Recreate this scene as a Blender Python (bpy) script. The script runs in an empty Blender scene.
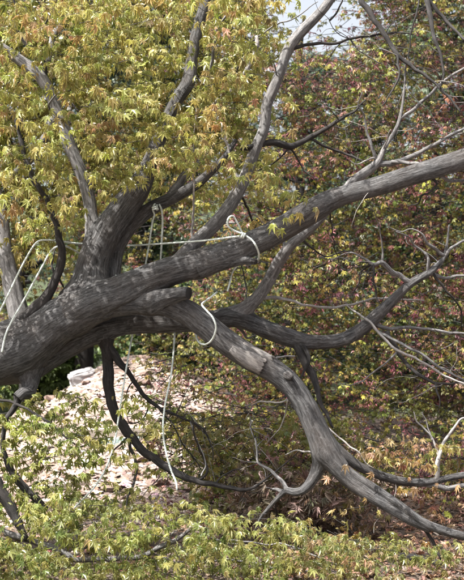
import bpy, math, random
import numpy as np
from mathutils import Vector, noise

random.seed(7)
RNG = np.random.default_rng(11)
scene = bpy.context.scene

# ------------------------------------------------------------------ camera
CAM_H = 1.6
K = 2 * math.tan(math.radians(15.0)) / 580.0      # metres per photo pixel per metre of distance
cam_d = bpy.data.cameras.new('camera')
cam_d.sensor_fit = 'VERTICAL'
cam_d.sensor_height = 36.0
cam_d.lens = 18.0 / math.tan(math.radians(15.0))
cam_d.clip_end = 2000.0
cam_d.dof.use_dof = True
cam_d.dof.focus_distance = 6.4
cam_d.dof.aperture_fstop = 4.0
cam = bpy.data.objects.new('camera', cam_d)
cam.location = (0, 0, CAM_H)
cam.rotation_euler = (math.radians(90), 0, 0)
scene.collection.objects.link(cam)
scene.camera = cam

# ------------------------------------------------------------------ light
SUN_DIR = Vector((-0.46, -0.24, 0.86)).normalized()      # towards the sun
world = bpy.data.worlds.new('World')
scene.world = world
world.use_nodes = True
wn = world.node_tree
sky = wn.nodes.new('ShaderNodeTexSky')
sky.sky_type = 'NISHITA'
sky.sun_disc = False
sky.sun_elevation = math.asin(SUN_DIR.z)
sky.sun_rotation = math.atan2(SUN_DIR.x, SUN_DIR.y)
sky.dust_density = 7.0
sky.ozone_density = 0.6
bg = wn.nodes['Background']
bg.inputs['Strength'].default_value = 0.13
bw = wn.nodes.new('ShaderNodeRGBToBW')                  # thin bright cloud: the whole sky is whitened evenly
wn.links.new(sky.outputs[0], bw.inputs[0])
mixw = wn.nodes.new('ShaderNodeMix'); mixw.data_type = 'RGBA'
mixw.inputs[0].default_value = 0.7
wn.links.new(sky.outputs[0], mixw.inputs[6]); wn.links.new(bw.outputs[0], mixw.inputs[7])
wn.links.new(mixw.outputs[2], bg.inputs['Color'])
sun_d = bpy.data.lights.new('sun', 'SUN')
sun_d.energy = 5.0
sun_d.angle = math.radians(0.5)
sun_d.color = (1.0, 0.955, 0.89)
sun = bpy.data.objects.new('sun', sun_d)
sun.rotation_euler = SUN_DIR.to_track_quat('Z', 'Y').to_euler()
sun.location = (-4, -4, 9)
scene.collection.objects.link(sun)

scene.view_settings.view_transform = 'Standard'
scene.view_settings.look = 'None'
scene.view_settings.exposure = 1.75
scene.view_settings.gamma = 1.0

# ------------------------------------------------------------------ helpers
COL = scene.collection


def at(x, y, Y):
    """photo pixel + distance -> world point"""
    return Vector(((x - 232.0) * K * Y, Y, CAM_H - (y - 290.0) * K * Y))


def link(o, parent=None):
    COL.objects.link(o)
    if parent is not None:
        o.parent = parent
    return o


def tag(o, label=None, cat=None, group=None, kind=None):
    if label: o['label'] = label
    if cat: o['category'] = cat
    if group: o['group'] = group
    if kind: o['kind'] = kind
    return o


def empty(name, loc, label=None, cat=None, group=None):
    o = bpy.data.objects.new(name, None)
    o.location = loc
    o.empty_display_size = 0.2
    link(o)
    tag(o, label, cat, group)
    return o


def np_mesh(name, verts, faces_tot, faces_idx, smooth=True):
    me = bpy.data.meshes.new(name)
    nv = len(verts); nf = len(faces_tot); nl = len(faces_idx)
    me.vertices.add(nv)
    me.vertices.foreach_set('co', np.ascontiguousarray(verts, dtype=np.float32).ravel())
    me.loops.add(nl)
    me.loops.foreach_set('vertex_index', np.ascontiguousarray(faces_idx, dtype=np.int32))
    me.polygons.add(nf)
    starts = np.zeros(nf, dtype=np.int32)
    starts[1:] = np.cumsum(faces_tot)[:-1]
    me.polygons.foreach_set('loop_start', starts)
    me.polygons.foreach_set('use_smooth', np.full(nf, smooth, dtype=bool))
    me.update(calc_edges=True)
    return me


def add_vec_attr(me, name, arr):
    a = me.attributes.new(name, 'FLOAT_VECTOR', 'POINT')
    a.data.foreach_set('vector', np.ascontiguousarray(arr, dtype=np.float32).ravel())


def add_col_attr(me, name, arr):
    a = me.attributes.new(name, 'FLOAT_COLOR', 'POINT')
    c = np.ones((len(arr), 4), dtype=np.float32)
    c[:, :3] = arr
    a.data.foreach_set('color', c.ravel())


# ------------------------------------------------------------------ materials
class NT:
    def __init__(self, name):
        self.m = bpy.data.materials.new(name)
        self.m.use_nodes = True
        self.t = self.m.node_tree
        self.t.nodes.clear()
        self.out = self.n('ShaderNodeOutputMaterial')

    def n(self, typ, **kw):
        nd = self.t.nodes.new(typ)
        for k, v in kw.items():
            if k.startswith('i_'):
                nd.inputs[k[2:].replace('_', ' ')].default_value = v
            else:
                setattr(nd, k, v)
        return nd

    def l(self, a, b):
        self.t.links.new(a, b)

    def ramp(self, src, stops, interp='LINEAR'):
        r = self.n('ShaderNodeValToRGB')
        cr = r.color_ramp
        cr.interpolation = interp
        while len(cr.elements) < len(stops):
            cr.elements.new(0.5)
        for e, (p, c) in zip(cr.elements, stops):
            e.position = p
            e.color = (c, c, c, 1) if isinstance(c, (int, float)) else (*c, 1)
        self.l(src, r.inputs[0])
        return r

    def mix(self, fac, a, b, blend='MIX'):
        m = self.n('ShaderNodeMix', data_type='RGBA', blend_type=blend)
        if isinstance(fac, (int, float)): m.inputs[0].default_value = fac
        else: self.l(fac, m.inputs[0])
        for s, v in ((6, a), (7, b)):
            if isinstance(v, tuple): m.inputs[s].default_value = (*v, 1)
            else: self.l(v, m.inputs[s])
        return m.outputs[2]


def bark_mat(name, dark, mid, light, warm, streak=1.0, bump=0.5, lichen=0.25):
    t = NT(name)
    at_ = t.n('ShaderNodeAttribute', attribute_name='bark')
    mp = t.n('ShaderNodeMapping'); mp.inputs['Scale'].default_value = (1, 1, 0.11)
    t.l(at_.outputs['Vector'], mp.inputs[0])
    # warp so that the furrows wander
    wz = t.n('ShaderNodeTexNoise', i_Scale=7.0, i_Detail=3.0)
    t.l(at_.outputs['Vector'], wz.inputs['Vector'])
    vm = t.n('ShaderNodeVectorMath', operation='MULTIPLY_ADD')
    t.l(wz.outputs['Color'], vm.inputs[0]); vm.inputs[1].default_value = (0.022, 0.022, 0.006)
    t.l(mp.outputs[0], vm.inputs[2])
    n1 = t.n('ShaderNodeTexNoise', i_Scale=85.0, i_Detail=8.0, i_Roughness=0.72)
    t.l(vm.outputs[0], n1.inputs['Vector'])
    n2 = t.n('ShaderNodeTexNoise', i_Scale=330.0, i_Detail=5.0, i_Roughness=0.7)
    t.l(vm.outputs[0], n2.inputs['Vector'])
    n3 = t.n('ShaderNodeTexNoise', i_Scale=5.5, i_Detail=5.0, i_Roughness=0.65)
    t.l(at_.outputs['Vector'], n3.inputs['Vector'])
    n4 = t.n('ShaderNodeTexNoise', i_Scale=38.0, i_Detail=5.0, i_Roughness=0.7)
    t.l(at_.outputs['Vector'], n4.inputs['Vector'])
    base = t.ramp(n1.outputs[0], [(0.38, dark), (0.5, mid), (0.63, light)])
    patch = t.ramp(n3.outputs[0], [(0.42, 0.0), (0.62, 1.0)])
    wm = t.n('ShaderNodeMath', operation='MULTIPLY'); wm.inputs[1].default_value = 0.4
    t.l(patch.outputs[0], wm.inputs[0])
    c = t.mix(wm.outputs[0], base.outputs[0], warm)
    c = t.mix(0.6, c, t.ramp(n2.outputs[0], [(0.36, 0.25), (0.6, 1.0)]).outputs[0], 'MULTIPLY')
    li = t.ramp(n4.outputs[0], [(0.56, 0.0), (0.68, 1.0)])
    lm = t.n('ShaderNodeMath', operation='MULTIPLY'); lm.inputs[1].default_value = lichen
    t.l(li.outputs[0], lm.inputs[0])
    c = t.mix(lm.outputs[0], c, tuple(min(1, v * 1.6) for v in light))
    bs = t.n('ShaderNodeBsdfPrincipled', i_Roughness=0.82)
    bs.inputs['Specular IOR Level'].default_value = 0.3
    t.l(c, bs.inputs['Base Color'])
    ad = t.n('ShaderNodeMath', operation='MULTIPLY_ADD'); ad.inputs[1].default_value = 0.5
    t.l(n2.outputs[0], ad.inputs[0]); t.l(n1.outputs[0], ad.inputs[2])
    b = t.n('ShaderNodeBump'); b.inputs['Strength'].default_value = bump; b.inputs['Distance'].default_value = 0.022 * streak
    t.l(ad.outputs[0], b.inputs['Height'])
    t.l(b.outputs[0], bs.inputs['Normal'])
    t.l(bs.outputs[0], t.out.inputs[0])
    return t.m


def leaf_mat(name, trans=0.48, rough=0.36, spec=0.7):
    t = NT(name)
    a = t.n('ShaderNodeAttribute', attribute_name='tint')
    g = t.n('ShaderNodeNewGeometry')
    tc = t.n('ShaderNodeTexCoord')
    nz = t.n('ShaderNodeTexNoise', i_Scale=90.0, i_Detail=2.0)
    t.l(tc.outputs['Object'], nz.inputs['Vector'])
    v = t.ramp(nz.outputs[0], [(0.3, 0.78), (0.7, 1.1)])
    c = t.mix(1.0, a.outputs['Color'], v.outputs[0], 'MULTIPLY')
    bs = t.n('ShaderNodeBsdfPrincipled', i_Roughness=rough)
    bs.inputs['Specular IOR Level'].default_value = spec
    t.l(c, bs.inputs['Base Color'])
    tr = t.n('ShaderNodeBsdfTranslucent')
    c2 = t.mix(1.0, c, (1.08, 1.12, 0.72), 'MULTIPLY')
    t.l(c2, tr.inputs['Color'])
    mx = t.n('ShaderNodeMixShader'); mx.inputs[0].default_value = trans
    t.l(bs.outputs[0], mx.inputs[1]); t.l(tr.outputs[0], mx.inputs[2])
    t.l(mx.outputs[0], t.out.inputs[0])
    return t.m


def rope_mat():
    t = NT('rope_fibre')
    a = t.n('ShaderNodeAttribute', attribute_name='bark')
    sp = t.n('ShaderNodeSeparateXYZ'); t.l(a.outputs['Vector'], sp.inputs[0])
    th = t.n('ShaderNodeMath', operation='ARCTAN2'); t.l(sp.outputs[1], th.inputs[0]); t.l(sp.outputs[0], th.inputs[1])
    m1 = t.n('ShaderNodeMath', operation='MULTIPLY_ADD'); m1.inputs[1].default_value = 560.0
    t.l(sp.outputs[2], m1.inputs[0])
    m3 = t.n('ShaderNodeMath', operation='MULTIPLY'); m3.inputs[1].default_value = 3.0
    t.l(th.outputs[0], m3.inputs[0]); t.l(m3.outputs[0], m1.inputs[2])
    s = t.n('ShaderNodeMath', operation='SINE'); t.l(m1.outputs[0], s.inputs[0])
    r = t.ramp(s.outputs[0], [(0.0, (0.62, 0.70, 0.67)), (0.8, (0.78, 0.83, 0.80))])
    nz = t.n('ShaderNodeTexNoise', i_Scale=14.0, i_Detail=4.0); t.l(a.outputs['Vector'], nz.inputs['Vector'])
    c = t.mix(1.0, r.outputs[0], t.ramp(nz.outputs[0], [(0.32, (0.52, 0.50, 0.44)), (0.6, (1.0, 1.0, 1.0))]).outputs[0], 'MULTIPLY')
    bs = t.n('ShaderNodeBsdfPrincipled', i_Roughness=0.7)
    t.l(c, bs.inputs['Base Color'])
    b = t.n('ShaderNodeBump'); b.inputs['Strength'].default_value = 0.6; b.inputs['Distance'].default_value = 0.003
    t.l(s.outputs[0], b.inputs['Height']); t.l(b.outputs[0], bs.inputs['Normal'])
    t.l(bs.outputs[0], t.out.inputs[0])
    return t.m


def stone_mat(name, c0, c1, c2, scale=9.0):
    t = NT(name)
    tc = t.n('ShaderNodeTexCoord')
    oi = t.n('ShaderNodeObjectInfo')
    n1 = t.n('ShaderNodeTexNoise', i_Scale=scale, i_Detail=6.0, i_Roughness=0.65)
    t.l(tc.outputs['Object'], n1.inputs['Vector'])
    n2 = t.n('ShaderNodeTexNoise', i_Scale=scale * 9, i_Detail=4.0, i_Roughness=0.7)
    t.l(tc.outputs['Object'], n2.inputs['Vector'])
    base = t.ramp(n1.outputs[0], [(0.3, c0), (0.5, c1), (0.7, c2)])
    v = t.ramp(oi.outputs['Random'], [(0.0, (0.62, 0.58, 0.56)), (0.5, (0.95, 0.88, 0.84)), (1.0, (1.1, 1.08, 1.05))])
    c = t.mix(1.0, base.outputs[0], v.outputs[0], 'MULTIPLY')
    c = t.mix(0.5, c, t.ramp(n2.outputs[0], [(0.3, 0.5), (0.65, 1.0)]).outputs[0], 'MULTIPLY')
    bs = t.n('ShaderNodeBsdfPrincipled', i_Roughness=0.88)
    t.l(c, bs.inputs['Base Color'])
    b = t.n('ShaderNodeBump'); b.inputs['Strength'].default_value = 0.6; b.inputs['Distance'].default_value = 0.012
    t.l(n2.outputs[0], b.inputs['Height']); t.l(b.outputs[0], bs.inputs['Normal'])
    t.l(bs.outputs[0], t.out.inputs[0])
    return t.m


def ground_mat():
    t = NT('ground_soil')
    tc = t.n('ShaderNodeTexCoord')
    a = t.n('ShaderNodeAttribute', attribute_name='zone')       # r: rubble, g: green cover
    sp = t.n('ShaderNodeSeparateColor'); t.l(a.outputs['Color'], sp.inputs[0])
    n1 = t.n('ShaderNodeTexNoise', i_Scale=3.0, i_Detail=8.0, i_Roughness=0.7); t.l(tc.outputs['Object'], n1.inputs['Vector'])
    n2 = t.n('ShaderNodeTexNoise', i_Scale=42.0, i_Detail=6.0, i_Roughness=0.7); t.l(tc.outputs['Object'], n2.inputs['Vector'])
    vo = t.n('ShaderNodeTexVoronoi', i_Scale=26.0); t.l(tc.outputs['Object'], vo.inputs['Vector'])
    soil = t.ramp(n2.outputs[0], [(0.3, (0.05, 0.037, 0.03)), (0.5, (0.12, 0.088, 0.07)), (0.7, (0.21, 0.16, 0.13))])
    rub = t.ramp(n2.outputs[0], [(0.28, (0.10, 0.07, 0.055)), (0.45, (0.22, 0.165, 0.135)), (0.7, (0.32, 0.255, 0.22))])
    rub2 = t.mix(0.55, rub.outputs[0], t.ramp(vo.outputs['Color'], [(0.0, 0.5), (1.0, 1.0)]).outputs[0], 'MULTIPLY')
    grn = t.ramp(n2.outputs[0], [(0.3, (0.012, 0.018, 0.006)), (0.5, (0.028, 0.04, 0.012)), (0.7, (0.05, 0.065, 0.02))])
    ad = t.n('ShaderNodeMath', operation='MULTIPLY_ADD'); ad.inputs[1].default_value = 0.5; ad.inputs[2].default_value = -0.25
    t.l(n1.outputs[0], ad.inputs[0])
    ad2 = t.n('ShaderNodeMath', operation='ADD', use_clamp=True); t.l(ad.outputs[0], ad2.inputs[0]); t.l(sp.outputs[0], ad2.inputs[1])
    c = t.mix(ad2.outputs[0], soil.outputs[0], rub2)
    c = t.mix(sp.outputs[1], c, grn.outputs[0])
    bs = t.n('ShaderNodeBsdfPrincipled', i_Roughness=0.95)
    t.l(c, bs.inputs['Base Color'])
    b = t.n('ShaderNodeBump'); b.inputs['Strength'].default_value = 0.9; b.inputs['Distance'].default_value = 0.03
    t.l(n2.outputs[0], b.inputs['Height']); t.l(b.outputs[0], bs.inputs['Normal'])
    t.l(bs.outputs[0], t.out.inputs[0])
    return t.m


def wood_mat(name, c0, c1, sc=(2, 30, 30)):
    t = NT(name)
    tc = t.n('ShaderNodeTexCoord')
    mp = t.n('ShaderNodeMapping'); mp.inputs['Scale'].default_value = sc
    t.l(tc.outputs['Object'], mp.inputs[0])
    n1 = t.n('ShaderNodeTexNoise', i_Scale=2.0, i_Detail=6.0, i_Roughness=0.65); t.l(mp.outputs[0], n1.inputs['Vector'])
    c = t.ramp(n1.outputs[0], [(0.3, c0), (0.7, c1)])
    bs = t.n('ShaderNodeBsdfPrincipled', i_Roughness=0.85)
    t.l(c.outputs[0], bs.inputs['Base Color'])
    b = t.n('ShaderNodeBump'); b.inputs['Strength'].default_value = 0.5; b.inputs['Distance'].default_value = 0.006
    t.l(n1.outputs[0], b.inputs['Height']); t.l(b.outputs[0], bs.inputs['Normal'])
    t.l(bs.outputs[0], t.out.inputs[0])
    return t.m


M = {
    'bark': bark_mat('maple_bark', (0.030, 0.029, 0.0295), (0.096, 0.095, 0.097), (0.195, 0.194, 0.197), (0.120, 0.100, 0.088), bump=1.0),
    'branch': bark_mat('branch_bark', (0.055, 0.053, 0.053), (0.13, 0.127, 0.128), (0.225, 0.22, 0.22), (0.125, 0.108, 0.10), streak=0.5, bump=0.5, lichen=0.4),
    'dark': bark_mat('shaded_branch_bark', (0.010, 0.009, 0.009), (0.024, 0.022, 0.022), (0.05, 0.047, 0.046), (0.033, 0.025, 0.022), streak=0.5, bump=0.5, lichen=0.2),  # darkened copy of the bark: the shade on these branches is in the colour
    'dead': bark_mat('dead_twig_bark', (0.13, 0.12, 0.115), (0.25, 0.237, 0.228), (0.36, 0.345, 0.33), (0.23, 0.195, 0.175), streak=0.4, bump=0.3, lichen=0.3),
    'peel': bark_mat('bared_wood', (0.09, 0.082, 0.077), (0.16, 0.15, 0.143), (0.24, 0.23, 0.22), (0.145, 0.122, 0.107), streak=0.5, bump=0.3, lichen=0.1),
    'leaf': leaf_mat('maple_leaf'),
    'far_leaf': leaf_mat('distant_leaf', trans=0.34, rough=0.45, spec=0.4),
    'dry': leaf_mat('dry_leaf', trans=0.2, rough=0.75, spec=0.2),
    'rope': rope_mat(),
    'stone': stone_mat('pale_sandstone', (0.15, 0.105, 0.085), (0.26, 0.195, 0.165), (0.36, 0.29, 0.255)),
    'block': stone_mat('pale_grey_stone', (0.30, 0.31, 0.34), (0.38, 0.39, 0.42), (0.46, 0.465, 0.49)),
    'ground': ground_mat(),
    'teal': wood_mat('weathered_teal_paint', (0.20, 0.28, 0.28), (0.33, 0.41, 0.40)),
    'timber': wood_mat('weathered_timber', (0.16, 0.13, 0.11), (0.36, 0.31, 0.27)),
}


# ------------------------------------------------------------------ ground
def sstep(t):
    t = np.clip(t, 0, 1)
    return t * t * (3 - 2 * t)


def ground_z(X, Y):
    X = np.asarray(X, float); Y = np.asarray(Y, float)
    mound = 0.17 + 0.72 * np.exp(-((X + 0.95) / 1.0) ** 2)
    rise = sstep((Y - 7.4) / 3.9)
    fall = 1 - 0.45 * sstep((Y - 11.4) / 2.0)
    hill = 5.0 * sstep((Y - 15) / 28.0)
    bumps = 0.018 * np.sin(X * 5.1 + 0.7 * Y) * np.cos(Y * 4.3 - X) + 0.012 * np.sin(X * 13.0) * np.sin(Y * 11.0 + X * 3)
    return mound * rise * fall + hill + bumps * np.clip((60 - Y) / 50, 0, 1)


def build_ground():
    xs = np.concatenate([np.linspace(-400, -30, 12), np.linspace(-24, -4.4, 24), np.arange(-4, 4.01, 0.07), np.linspace(4.4, 24, 24), np.linspace(30, 400, 12)])
    ys = np.concatenate([np.linspace(-60, 3, 16), np.arange(3.5, 13.01, 0.07), np.linspace(13.5, 48, 40), np.linspace(55, 700, 16)])
    GX, GY = np.meshgrid(xs, ys)
    Z = ground_z(GX, GY)
    near = (np.abs(GX) < 4.2) & (GY > 3.4) & (GY < 13.2)
    for i, j in zip(*np.nonzero(near)):
        v = Vector((GX[i, j], GY[i, j], 0))
        rub = 1.0 if GY[i, j] > 7.8 else 0.35
        Z[i, j] += (noise.noise(v * 6) * 0.02 + noise.noise(v * 17) * 0.014) * rub
    V = np.stack([GX.ravel(), GY.ravel(), Z.ravel()], 1)
    ny, nx = GX.shape
    i = np.arange(ny - 1)[:, None] * nx + np.arange(nx - 1)[None, :]
    F = np.stack([i, i + 1, i + nx + 1, i + nx], -1).reshape(-1, 4)
    me = np_mesh('ground', V, np.full(len(F), 4), F.ravel())
    rub = sstep((GY - 7.3) / 0.9) * (1 - sstep((GY - 11.9) / 0.8)) * sstep((GX + 3.4) / 0.8) * (1 - 0.55 * sstep((GX - 0.4) / 1.6))
    grn = sstep((GY - 12.0) / 1.5) + sstep((-2.2 - GX) / 0.6) * sstep((GY - 8.5) / 1.5)
    add_col_attr(me, 'zone', np.stack([rub.ravel(), np.clip(grn, 0, 1).ravel(), np.zeros(rub.size)], 1))
    me.materials.append(M['ground'])
    o = link(bpy.data.objects.new('ground', me))
    tag(o, 'brown soil and pinkish rubble bank behind the maple', None, kind='structure')
    return o


GROUND = build_ground()


# ------------------------------------------------------------------ limbs and ropes: swept tubes
def catmull(P, n_per):
    P = np.asarray(P, float)
    P = np.vstack([2 * P[0] - P[1], P, 2 * P[-1] - P[-2]])
    out = []
    for i in range(1, len(P) - 2):
        p0, p1, p2, p3 = P[i - 1], P[i], P[i + 1], P[i + 2]
        n = n_per[i - 1]
        t = (np.arange(n) / n)[:, None]
        out.append(0.5 * ((2 * p1) + (-p0 + p2) * t + (2 * p0 - 5 * p1 + 4 * p2 - p3) * t ** 2 + (-p0 + 3 * p1 - 3 * p2 + p3) * t ** 3))
    out.append(P[-2][None])
    return np.vstack(out)


class Axis:
    pass


def make_axis(pts, step):
    """pts: rows (X, Y, Z, r) in metres"""
    pts = np.asarray(pts, float)
    seg = np.linalg.norm(np.diff(pts[:, :3], axis=0), axis=1)
    n_per = np.maximum(2, np.round(seg / step).astype(int))
    c = catmull(pts, n_per)
    a = Axis()
    a.c = c[:, :3]
    a.r = np.maximum(c[:, 3], 0.0009)
    a.s = np.concatenate([[0], np.cumsum(np.linalg.norm(np.diff(a.c, axis=0), axis=1))])
    return a


def frames(c):
    T = np.gradient(c, axis=0)
    T /= np.linalg.norm(T, axis=1)[:, None] + 1e-9
    up = np.array([0, 1.0, 0.05])
    u = np.cross(T[0], up); u /= np.linalg.norm(u) + 1e-9
    U = [u]
    for i in range(1, len(c)):
        u = u - T[i] * np.dot(u, T[i])
        u /= np.linalg.norm(u) + 1e-9
        U.append(u)
    U = np.array(U)
    return T, U, np.cross(T, U)


def noisy_radius(a, rows, ct, st, seed, flute, rough):
    rad = np.repeat(a.r[list(rows)][:, None], len(ct), 1)
    if not (flute or rough):
        return rad
    for ii, i in enumerate(rows):
        s = a.s[i]
        rr = max(a.r[i], 0.02) * 60
        for j in range(len(ct)):
            d = flute * noise.noise(Vector((ct[j] * 1.1 + seed, st[j] * 1.1 - seed, s * 2.2 + seed)))
            d += flute * 0.7 * noise.noise(Vector((ct[j] * 2.6 - seed, st[j] * 2.6, s * 3.2)))
            if rough:
                d += rough * noise.noise(Vector((ct[j] * rr * .28 + 5, st[j] * rr * .28 + seed, s * 5.0)))
                d += rough * 0.5 * noise.noise(Vector((ct[j] * rr * .6 + 9, st[j] * rr * .6 + seed, s * 12.0)))
            rad[ii, j] *= 1 + d
    return rad


def tube_mesh(name, a, segs, seed=0.0, flute=0.0, rough=0.0, neighbours=(), fil=0.05, origin=(0, 0, 0), broken_end=False, round_end=True):
    n = len(a.c)
    T, U, W = frames(a.c)
    th = np.linspace(0, 2 * math.pi, segs, endpoint=False)
    ct, st = np.cos(th), np.sin(th)
    rad = noisy_radius(a, range(n), ct, st, seed, flute, rough)
    P = a.c[:, None, :] + rad[:, :, None] * (U[:, None, :] * ct[None, :, None] + W[:, None, :] * st[None, :, None])
    Nrm = U[:, None, :] * ct[None, :, None] + W[:, None, :] * st[None, :, None]
    V = P.reshape(-1, 3)
    NN = Nrm.reshape(-1, 3)
    for nb, k in neighbours:                        # fillet towards the limbs it grows from
        best = np.full(len(V), 9.0)
        for q in range(0, len(nb.c)):
            d = np.sqrt(((V - nb.c[q]) ** 2).sum(1)) - nb.r[q]
            best = np.minimum(best, d)
        w = np.clip(1 - np.abs(best) / k, 0, 1)
        V = V + NN * (k * 0.30 * w * w)[:, None]
    bark = np.stack([np.repeat(a.r[:, None], segs, 1) * ct[None], np.repeat(a.r[:, None], segs, 1) * st[None], np.repeat(a.s[:, None], segs, 1)], -1).reshape(-1, 3)
    bark[:, 0] += seed * 3.1; bark[:, 2] += seed * 1.7
    i = np.arange(n - 1)[:, None] * segs; j = np.arange(segs)[None, :]; jn = (j + 1) % segs
    F = np.stack([i + j, i + jn, i + segs + jn, i + segs + j], -1).reshape(-1, 4)
    tot = [np.full(len(F), 4)]; idx = [F.ravel()]
    nv = len(V)
    for e, row, sg in ((0, 0, -1), (1, n - 1, 1)):
        tip = a.c[row] + sg * T[row] * a.r[row] * (0.5 if round_end else 0.12)
        if broken_end and e == 1:
            tip = a.c[row] - T[row] * a.r[row] * 0.3
        V = np.vstack([V, tip]); bark = np.vstack([bark, bark[row * segs] * [0, 0, 1]])
        jj = np.arange(segs); jn2 = (jj + 1) % segs
        tri = np.stack([np.full(segs, nv + e), row * segs + (jn2 if sg < 0 else jj), row * segs + (jj if sg < 0 else jn2)], -1)
        tot.append(np.full(segs, 3)); idx.append(tri.ravel())
    me = np_mesh(name, V - np.asarray(origin), np.concatenate(tot), np.concatenate(idx))
    add_vec_attr(me, 'bark', bark)
    return me


# ------------------------------------------------------------------ the leaning maple: limbs traced from the photograph
# name: (part name, material, parent, y_start, y_end, [(px, py, r_px), ...]); distances run from y_start to y_end
BR = {}
ORDER = []


def limb(key, part, mat, parent, Y0, Y1, pts, **kw):
    BR[key] = dict(part=part, mat=mat, parent=parent, Y0=Y0, Y1=Y1, pts=pts, **kw)
    ORDER.append(key)


limb('T', 'trunk', 'bark', None, 6.55, 6.5, [(-330, 590, 75), (-285, 545, 56), (-215, 470, 46), (-140, 405, 40), (-60, 368, 35), (0, 352, 30), (30, 340, 27), (58, 322, 22.5), (88, 307, 19), (112, 297, 16)])
limb('A', 'limb', 'bark', 'T', 6.46, 6.2, [(62, 318, 17), (88, 303, 17), (116, 292, 16), (150, 278, 15), (190, 265, 14), (232, 252, 13.2), (270, 235, 12.6), (307, 214, 12.2), (330, 201, 10.4), (348, 194.5, 9.3), (376, 187, 9.5), (406, 177, 9.8), (440, 166, 10.3), (464, 159, 10.6), (520, 138, 10), (600, 98, 8)])
limb('B', 'limb', 'bark', 'T', 6.48, 6.2, [(75, 312, 13), (105, 305, 13), (135, 302, 12.5), (160, 303, 12.2), (185, 311, 12.4), (205, 325, 12.6), (226, 342, 12.8), (250, 358, 12.6), (272, 370, 11.8), (290, 384, 11.6), (303, 402, 11.2), (313, 424, 11), (322, 444, 11.4), (335, 464, 10), (350, 482, 7), (370, 496, 5.5), (390, 508, 5), (410, 520, 4.4), (430, 530, 3.5)])
limb('C', 'limb', 'bark', 'T', 6.60, 6.85, [(5, 368, 17), (28, 366, 15.5), (48, 357, 13), (70, 345, 12), (100, 331, 11), (130, 324, 10.4), (160, 323, 10.2), (200, 322, 9), (225, 318, 8.6), (245, 321, 9), (270, 331, 9.4), (290, 338, 9), (310, 342, 7.4), (335, 341, 6.8), (355, 334, 6.4), (373, 319, 6.6), (393, 300, 5.1), (410, 284, 4.2), (430, 272, 3.6), (443, 259, 2.8), (447, 244, 1.8), (449, 225, 1.3)])
limb('J', 'limb', 'bark', 'T', 6.57, 6.9, [(80, 320, 10), (83, 304, 15), (88, 284, 17), (94, 262, 15.8), (103, 240, 14.6), (114, 221, 13.6), (127, 203, 13), (139, 187, 12), (151, 162, 8.5), (162, 132, 6.6), (176, 102, 6.2), (188, 82, 6.8), (192, 60, 5.7), (197, 30, 5.4), (206, 0, 5), (215, -28, 4.6), (226, -70, 4), (240, -130, 3)])
limb('K', 'limb', 'branch', 'J', 6.64, 6.75, [(97, 262, 7), (93, 240, 7), (91, 222, 6.6), (90, 205, 6.4), (86, 186, 6.2), (78, 165, 6), (68, 141, 6.4), (60, 118, 6), (52, 98, 6), (44, 82, 6.2), (33, 70, 6), (20, 60, 5.4), (4, 49, 4.8), (-22, 34, 4.4), (-60, 10, 3.4)])
limb('M', 'limb', 'branch', 'T', 6.70, 6.95, [(24, 335, 12), (19, 314, 10.6), (14, 292, 9.6), (9, 270, 8.6), (4, 246, 7.6), (3, 225, 6.6), (-2, 200, 6.2), (-14, 170, 5.6), (-32, 135, 5), (-55, 70, 4)])
limb('H', 'limb', 'branch', 'A', 6.50, 7.0, [(165, 272, 5), (176, 262, 6.4), (189, 249, 7), (203, 236, 7.1), (217, 222, 7), (231, 204, 6.8), (240, 188, 6.3), (247, 172, 5.8), (255, 150, 5.6), (264, 128, 5.3), (267, 105, 5.4), (273, 90, 5.4), (280, 73, 5.2), (285, 57, 5.3), (292, 43, 5.4), (303, 30, 5.4), (316, 17, 4.9), (328, 3, 4.5), (340, -18, 4.2), (356, -50, 3.6), (380, -110, 3)])
limb('I', 'limb', 'bark', 'T', 6.62, 6.85, [(112, 296, 9), (112, 275, 8.8), (116, 250, 8.4), (126, 231, 8.2), (140, 217, 7.8), (154, 207, 6.8), (172, 198, 6), (192, 187, 5.4), (207, 175, 4.4), (222, 160, 3.4), (236, 140, 2.6)])
limb('I2', 'branch', 'branch', 'I', None, 6.9, [(170, 197, 4), (178, 185, 4.4), (190, 171, 4.4), (200, 160, 3.4), (212, 146, 2.6)])
limb('F', 'limb', 'branch', 'C', None, 6.68, [(226, 318, 5), (236, 313, 6), (247, 307, 6.8), (258, 297, 6.4), (268, 282, 6), (278, 263, 6), (290, 246, 5.5), (303, 235, 5), (318, 221, 4.6), (336, 200, 4.4), (352, 183, 5), (365, 173, 5), (377, 163, 4.2), (385, 147, 2.7), (395, 131, 2.5), (400, 118, 2.4), (403, 100, 1.7), (405, 80, 1.5), (405.5, 58, 1.2)])
limb('F2', 'branch', 'branch', 'F', None, 6.7, [(400, 119, 2), (415, 108, 2.2), (432, 92, 2), (448, 78, 1.8), (464, 68, 1.7), (500, 48, 1.2)])
limb('F3', 'branch', 'branch', 'F', None, 6.7, [(374, 165, 3), (388, 163, 3.2), (401, 161, 2.9), (420, 152, 2.5), (445, 139, 2.2), (464, 128, 2), (500, 112, 1.4)])
limb('F4', 'branch', 'branch', 'F', None, 6.6, [(377, 163, 2.4), (372, 146, 2), (366, 130, 1.7), (364, 116, 1.4), (359, 106, 1), (362, 92, .8)])
limb('F5', 'branch', 'branch', 'F', None, 6.5, [(392, 162, 2.4), (410, 163, 2.3), (425, 164, 2), (436, 168, 1.6)])
limb('F6', 'twig', 'dead', 'F', None, 6.6, [(377, 160, 1.8), (383, 148, 1.3), (388, 138, 1.1), (391, 130, .9)])
limb('F7', 'twig', 'dead', 'F', None, 6.6, [(376, 158, 1.6), (366, 160, 1.2), (358, 164, 1), (350, 160, .8)])
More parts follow.
